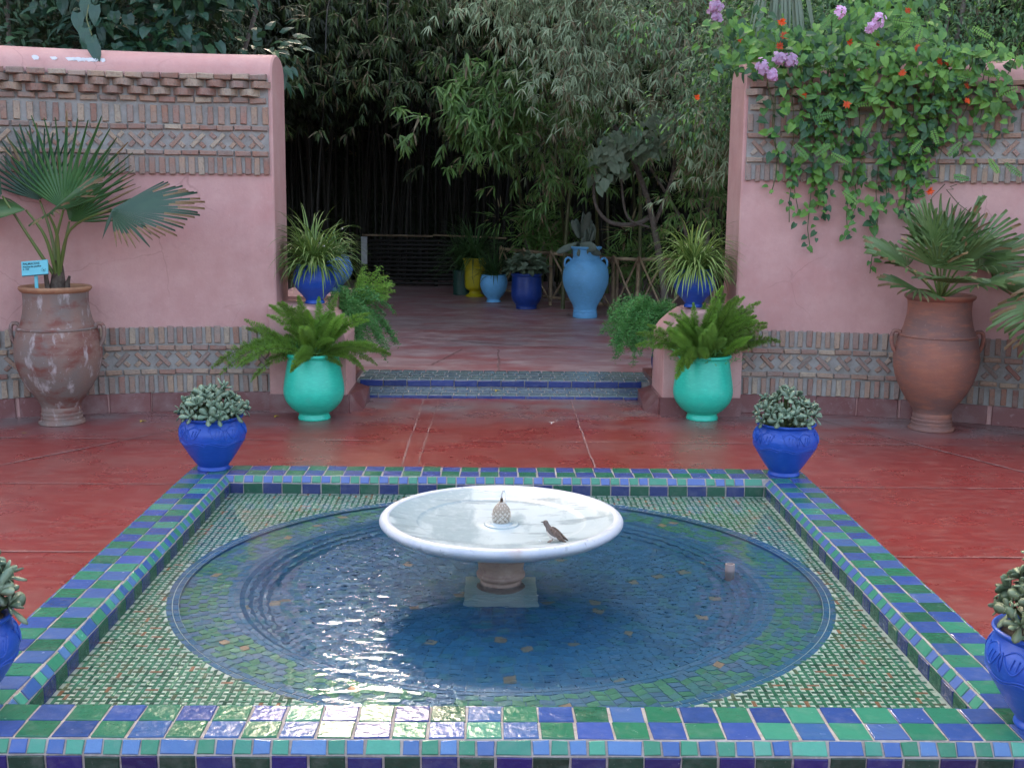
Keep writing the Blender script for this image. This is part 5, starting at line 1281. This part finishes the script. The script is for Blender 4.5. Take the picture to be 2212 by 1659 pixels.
green = [mesh_of(crown_mesh('g', 5, 150, 12, .17, .026, (8, .6), .75, .30), 'foliage', [M['bam_g'], M['bam_t']]) for _ in range(3)]
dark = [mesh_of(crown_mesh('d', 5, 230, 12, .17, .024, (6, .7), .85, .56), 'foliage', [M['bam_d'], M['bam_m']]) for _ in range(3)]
# sprays placed in front as individual arching branches
def branch(label, x0, y0, pts, mats, n_, L_, w_, wts, group, seed, r_=.28, up=.0):
    random.seed(seed); t = thing('bamboo', label, 'bamboo', (x0, y0, 0), 0, group); P = [Vector(p) - Vector((x0, y0, 0)) for p in pts]
    sp_ = smooth([tuple(p) for p in P], 5); q = MB(); q.tube(sp_, [.022 - .016 * i / len(sp_) for i in range(len(sp_))], 7); q.build('culm', M['culmd'] if mats[0] is M['bam_m'] else M['culm'], t)
    mb = MB(); top_ = [Vector(p) for p in sp_[len(sp_) // 2 - 2:]]
    for i in range(n_):
        c0 = random.choice(top_) + Vector((random.gauss(0, r_), random.gauss(0, r_ * .8), random.gauss(-.12, r_ * .8))); v_ = rdir(-1, .2)
        for k_ in range(2): bcluster(mb, c0 + v_ * .12 * k_, v_ + Vector((R(-.4, .4), -.35, -.35 + up)), L_, w_, random.choice((5, 6, 7)), wts, 1.0)
    mb.build('foliage', mats, t, smooth=False); return t
GP = 'pale bamboos arching over the terrace'
PM = [M['bam_p'], M['bam_t']]
branch('pale bamboo whose leafy top hangs lowest above the light blue jar', 2.0, 16.2, [(2.0, 16.2, 0), (1.7, 15.2, 2.6), (.95, 12.4, 3.6), (.85, 11.8, 3.3), (.9, 11.6, 2.7)], PM, 330, .135, .016, (6, 1.6), GP, 91, .26)
branch('pale bamboo crown left of the lowest hanging one', 1.0, 18.2, [(1.0, 18.2, 0), (.7, 16.4, 3.2), (.3, 13.0, 3.9), (.25, 12.5, 3.9), (.2, 12.2, 3.4)], PM, 300, .135, .016, (6, 1.2), GP, 92, .30)
branch('pale bamboo crown between the lowest one and the right wall', 2.9, 14.9, [(2.9, 14.9, 0), (2.6, 13.8, 2.6), (1.9, 12.1, 3.5), (1.8, 11.7, 3.4), (1.75, 11.5, 2.9)], PM, 400, .13, .0155, (5, 2), GP, 93, .33)
branch('pale bamboo hanging close beside the right wall end', 2.9, 12.6, [(2.9, 12.6, 0), (2.7, 12.1, 1.9), (2.3, 11.2, 2.9), (2.2, 10.9, 2.7), (2.1, 10.8, 2.0)], PM, 260, .125, .015, (5, 2), GP, 94, .24)
branch('pale feathery bamboo crown highest in the view', 1.5, 17.0, [(1.5, 17.0, 0), (1.3, 15.4, 3.4), (1.0, 12.8, 4.2), (.95, 12.2, 4.4), (.9, 11.8, 3.9)], PM, 320, .135, .016, (6, 1.5), GP, 95, .33)
GGR = 'green bamboos left of the light blue jar'
GG = [M['bam_g'], M['bam_t']]
branch('broad leaved green bamboo spray in the middle of the opening', .6, 18.6, [(.6, 18.6, 0), (.2, 16.0, 2.6), (-.05, 13.2, 2.9), (-.2, 12.5, 2.7), (-.35, 12.2, 2.35)], GG, 120, .175, .03, (9, .5), GGR, 96, .24, .2)
branch('green bamboo spray just left of the pale crown', 1.15, 17.6, [(1.15, 17.6, 0), (.7, 15.4, 2.7), (.15, 12.8, 2.75), (.0, 12.4, 2.6), (-.05, 12.2, 2.25)], GG, 100, .165, .028, (9, .8), GGR, 97, .22, .2)
branch('olive bamboo spray hanging below the pale crown', 1.55, 16.6, [(1.55, 16.6, 0), (1.2, 15.2, 2.4), (.75, 13.5, 2.6), (.68, 13.0, 2.4), (.65, 12.8, 1.9)], GG, 110, .15, .022, (7, 1.5), GGR, 98, .22)
branch('olive bamboo spray against the right wall end', 2.8, 15.4, [(2.8, 15.4, 0), (2.6, 14.2, 2.0), (2.3, 12.6, 2.3), (2.2, 12.3, 2.0), (2.15, 12.2, 1.4)], GG, 140, .14, .018, (6, 2), GGR, 99, .24)
M['bam_t2'] = leafmat('shaded_dry_leaf', (.12, .10, .05), (.08, .06, .03), .6, .3, 3)  # dry leaf copy with the grove's shade painted into its colour
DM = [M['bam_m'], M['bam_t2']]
DGR = 'dim bamboos hanging over the dark left of the opening'
for k_, (lb, x, y, tx, ty, tz, n__) in enumerate((('dim bamboo spray nearest the left wall end, top of the view', -2.0, 19.9, -1.75, 12.4, 3.0, 80), ('dim bamboo spray at the top between the wall and the green sprays', -1.0, 19.9, -1.15, 12.8, 3.3, 90),
        ('dim olive spray just left of the pale crowns', -.2, 19.9, -.55, 12.6, 3.3, 110), ('brownish dim spray hanging lowest in the dark left', -1.4, 19.9, -1.2, 13.6, 2.75, 60), ('dim bamboo spray deep behind the green ones', -.3, 19.9, -.5, 14.5, 2.6, 70), ('dim bamboo spray high above the slat screen', -1.8, 19.9, -1.6, 15.0, 3.6, 80))):
    branch(lb, x, y, [(x, y, 0), (x, y - .4, 3.0), (tx, ty + 2.3, tz + .9), (tx, ty + .4, tz + .6), (tx, ty, tz)], DM, n__, .16, .024, (6, 1.6), DGR, 120 + k_, .36)
# standing grove
lbs = {'p': 'pale bamboo standing in the grove ', 'g': 'green bamboo standing in the grove ', 'd': 'dark bamboo in the deep shade '}
spots = []
random.seed(83)
for i in range(64):
    x = R(-5.2, 5.4); y = R(15.2, 21.5)
    if y < 18.9 and -2.4 < x < .9 - (y - 15) * .15: continue
    if y < 15.6 and x < 1.6: continue
    if y < 20.3 and -2.6 < x < .3: continue
    spots.append((x, y))
for x, y in ((-2.9, 12.2), (-3.3, 13.4), (-2.7, 14.6), (-3.0, 16.0), (-2.6, 17.2), (-3.6, 11.3), (-2.9, 18.3), (3.1, 12.4), (3.3, 13.6), (2.6, 14.6), (1.9, 15.2), (3.6, 11.6), (-4.2, 12.6), (-4.6, 14.2), (4.4, 13), (4.8, 11.5)): spots.append((x, y))
for i, (x, y) in enumerate(spots):
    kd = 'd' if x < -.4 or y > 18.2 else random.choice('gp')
    H = R(5.2, 6.4) if y > 15 else R(4.2, 4.8)
    if -3.6 < x < -.2 and y < 19: H = min(H, 5.0)
    far = 'far back' if y > 18.5 else ('midway back' if y > 15.5 else 'near the walls')
    where = 'left of the opening' if x < -1.2 else ('behind the terrace' if x < 1.5 else 'right of the opening')
    bamboo(kd, dict(p=pale, g=green, d=dark)[kd], f'{dict(p="pale", g="green", d="dark")[kd]} bamboo of the crowded grove {far}, {where}', x, y, H, (R(-.12, .12), R(-.18, .02)), f'{dict(p="pale", g="green", d="dark")[kd]} grove bamboos {far}, {where}', z0=0)
# distant thicket that closes the view, one uncountable mass
random.seed(85); mb = MB()
for i in range(22000):
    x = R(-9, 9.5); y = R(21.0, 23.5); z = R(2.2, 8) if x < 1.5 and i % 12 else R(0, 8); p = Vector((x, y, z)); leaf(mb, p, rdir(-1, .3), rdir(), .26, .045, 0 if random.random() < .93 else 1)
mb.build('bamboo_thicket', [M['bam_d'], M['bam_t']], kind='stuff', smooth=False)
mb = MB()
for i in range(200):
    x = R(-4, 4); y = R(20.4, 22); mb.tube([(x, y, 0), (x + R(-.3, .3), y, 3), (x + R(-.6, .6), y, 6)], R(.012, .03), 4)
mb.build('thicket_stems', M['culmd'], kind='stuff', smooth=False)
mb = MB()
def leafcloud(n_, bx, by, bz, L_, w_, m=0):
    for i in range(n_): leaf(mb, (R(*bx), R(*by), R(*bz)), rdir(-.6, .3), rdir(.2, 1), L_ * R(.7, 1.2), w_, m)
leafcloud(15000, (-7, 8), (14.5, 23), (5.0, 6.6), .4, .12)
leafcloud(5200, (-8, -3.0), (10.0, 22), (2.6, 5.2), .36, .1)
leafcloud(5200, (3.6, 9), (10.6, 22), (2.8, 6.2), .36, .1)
mb.build('sky_block_canopy', [M['bam_d']], kind='stuff', smooth=False)  # leaf layers added, mostly out of view, to keep sky light off the grove
mb = MB()
leafcloud(1900, (-5.4, -1.2), (23.2, 24.6), (8.2, 21), .42, .16)  # unseen leaves added in the hedge gap to weaken the sun
mb.build('sun_filter_leaves', M['bam_d'], kind='stuff', smooth=False)
# hedge backing, raised far above view to block sky light, notched for the sun
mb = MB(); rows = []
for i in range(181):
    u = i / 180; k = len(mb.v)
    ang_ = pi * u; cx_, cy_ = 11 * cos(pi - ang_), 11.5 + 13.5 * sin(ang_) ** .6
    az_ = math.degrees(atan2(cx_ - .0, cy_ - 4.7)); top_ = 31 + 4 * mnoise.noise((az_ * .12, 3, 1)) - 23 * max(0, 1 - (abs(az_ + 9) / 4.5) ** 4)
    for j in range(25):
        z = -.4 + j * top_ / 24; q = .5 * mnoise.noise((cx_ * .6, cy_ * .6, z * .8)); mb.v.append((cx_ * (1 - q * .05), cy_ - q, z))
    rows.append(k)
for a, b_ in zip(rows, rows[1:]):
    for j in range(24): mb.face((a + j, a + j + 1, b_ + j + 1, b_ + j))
mb.build('sky_block_hedge', mat('dark_hedge', (.02, .035, .014), [(3, (.035, .055, .02), .4, .6, .8), (14, (.008, .014, .006), .4, .6, .8)], rough=.9, bump=[(6, .2, 1)]), kind='structure')

# ------------------------------------------------------------------ small tree with twisted stems
random.seed(87)
tr = thing('small_tree', 'small twisted tree with dusty round leaves right of the light blue jar', 'tree', (2.0, 13.4, 0))
def tw(pts, r0_, r1_, name='limb'):
    P = smooth([(p[0] - 2.0, p[1] - 13.4, p[2]) for p in pts], 5); mb = MB(); n_ = len(P); mb.tube(P, [r0_ + (r1_ - r0_) * i / n_ for i in range(n_)], 8); mb.build(name, M['bark'], tr)
tw([(2.0, 13.4, 0), (1.95, 13.4, .6), (1.82, 13.3, 1.2), (1.7, 13.2, 1.6), (1.5, 13.1, 2.05), (1.3, 13.0, 2.35)], .045, .02, 'trunk')
tw([(1.78, 13.3, 1.38), (1.6, 13.3, 1.28), (1.3, 13.2, 1.3), (1.12, 13.1, 1.5), (1.1, 13.1, 1.8)], .03, .014)
tw([(1.82, 13.3, 1.3), (1.95, 13.2, 1.7), (2.0, 13.2, 2.1), (1.8, 13.1, 2.4)], .025, .012)
tw([(2.35, 13.6, .5), (2.2, 13.5, 1.2), (1.95, 13.3, 1.6), (1.6, 13.2, 2.1)], .025, .012)
tw([(2.5, 13.6, 0), (2.45, 13.5, 1.0), (2.42, 13.4, 1.8), (2.3, 13.3, 2.4)], .035, .02)
tw([(1.4, 13.3, 2.2), (1.42, 13.2, 1.7), (1.5, 13.2, 1.35), (1.75, 13.3, 1.25)], .016, .012)
mb = MB()
for i in range(330):
    u = random.random(); x = 1.05 + u * 1.35; z = 1.95 + u * .55 + random.gauss(0, .12); p = Vector((x - 2.0, 12.9 - 13.4 + R(-.25, .25), z)); leaf(mb, p, (R(-.6, .6), -.4, -R(.2, 1)), (R(-.4, .4), -1, R(.2, .9)), R(.08, .13), R(.07, .11), heart=True)
mb.build('crown', M['fig'], tr, smooth=False)

# ------------------------------------------------------------------ bamboo fences
fe = thing('bamboo_fence', 'low bamboo rail fence with crossed poles behind the blue jars', 'fence', (1.5, 14.9, .085))
def pole(a, b_, r, name):
    a = Vector(a) - Vector((1.5, 14.9, .085)); b_ = Vector(b_) - Vector((1.5, 14.9, .085)); mb = MB(); m_ = a.lerp(b_, .5) + Vector((R(-.01, .01), 0, R(-.008, .008)))
    mb.tube([a, m_, b_], r, 8)
    for u in (.2, .45, .7, .9): p = a.lerp(b_, u); d = (b_ - a).normalized() * .006; mb.tube([p - d, p + d], r * 1.15, 8)
    return mb.build(name, M['wood'], fe)
z0, z1 = .085, .80
posts = [(2.75, 14.6), (2.15, 14.75), (1.83, 14.8), (1.52, 14.9), (1.13, 15.5), (.78, 16.1), (.42, 16.75), (.1, 17.35)]
for i, (x, y) in enumerate(posts):
    pole((x, y, -.1), (x, y, z1 + .03), .024, 'post')
    if i == 3: pole((x + .055, y, -.1), (x + .055, y, z1 + .02), .022, 'post')
for a, b_ in zip(posts, posts[1:]):
    pole((*a, z1), (*b_, z1), .022, 'rail'); pole((*a, .2), (*b_, .2), .02, 'rail')
    pole((a[0], a[1] - .03, z1 + .04), (b_[0], b_[1] - .03, .14), .014, 'cross_pole'); pole((a[0], a[1] - .055, .14), (b_[0], b_[1] - .055, z1 + .04), .014, 'cross_pole')
ds = thing('slat_screen', 'dark screen of horizontal bamboo slats at the far end of the terrace', 'screen', (-1.1, 19.2, .085))
for i in range(11):
    mb = MB(); zz = .06 + i * .068; mb.tube([(-1.0, R(-.005, .005), zz), (0, 0, zz + R(-.008, .008)), (1.25, R(-.005, .005), zz + R(-.006, .006))], .024, 6); mb.build('slat', M['woodd'], ds)
mb = MB(); mb.tube([(-1.05, -.03, .83), (.1, -.03, .82), (.1, -.03, .84), (1.3, -.03, .80)], .017, 7); mb.build('top_rail', M['wood'], ds)
for x in (-.95, .15, 1.2):
    mb = MB(); mb.tube([(x, .05, -.1), (x, .05, .86)], .03, 8); mb.build('post', M['woodd'], ds)
mb = MB(); mb.box(-.045, .045, -.03, .03, 0, .42); o = mb.build('white_post', M['white'], loc=(-2.02, 18.3, .5), smooth=False)
o2 = MB(); o2.box(-.03, .03, -.03, .03, -.415, -.002); o2.build('stand', M['woodd'], o, smooth=False); tag(o, 'short whitish post beside the dark screen on the far left', 'post')
# low undergrowth by the fence
for i, (x, y, lb) in enumerate(((.55, 17.2, 'low spiky bamboo shoots left of the light blue jar'), (1.9, 15.6, 'low undergrowth behind the fence on the right'), (.9, 17.6, 'low leafy shoots behind the deep blue pot'))):
    bush('undergrowth', lb, 'plant', (x, y, .75 if i == 1 else 1.0), (.5, .3, .35), 700, .17, .025, [M['bam_g'], M['bam_t']], (6, 1), seed=100 + i, heart=False, trunk=True, hang=.0, clump=.2)

# ------------------------------------------------------------------ fallen leaves and litter
random.seed(111)
def fallen(x, y, z, s_, label, m='y_leaf'):
    mb = MB()
    for k_ in range(4): leaf(mb, (0, 0, .004), (cos(k_ * 1.5), sin(k_ * 1.5), R(.1, .7)), (0, 0, 1), s_, s_ * .5, droop=.5)
    o = mb.build('fallen_leaf', M[m], loc=(x, y, z), smooth=False); tag(o, label, 'leaf'); return o
fallen(-2.45, 8.05, 0, .028, 'curled yellow leaf on the red floor near the stained jar')
fallen(-1.56, 8.28, 0, .028, 'curled yellow leaf on the floor left of the turquoise pot')
fallen(.03, 9.32, .028, .035, 'pale yellow leaf lying on the first blue step')
fallen(-3.1, 7.62, 0, .014, 'tiny yellow petal in front of the stained jar')
fallen(.42, 8.12, 0, .022, 'small white cluster on the floor before the steps', 'whitef')  # a few small white leaf shapes lying on the floor
fallen(.46, 8.2, 0, .014, 'smaller white cluster beyond the larger one on the floor', 'whitef')
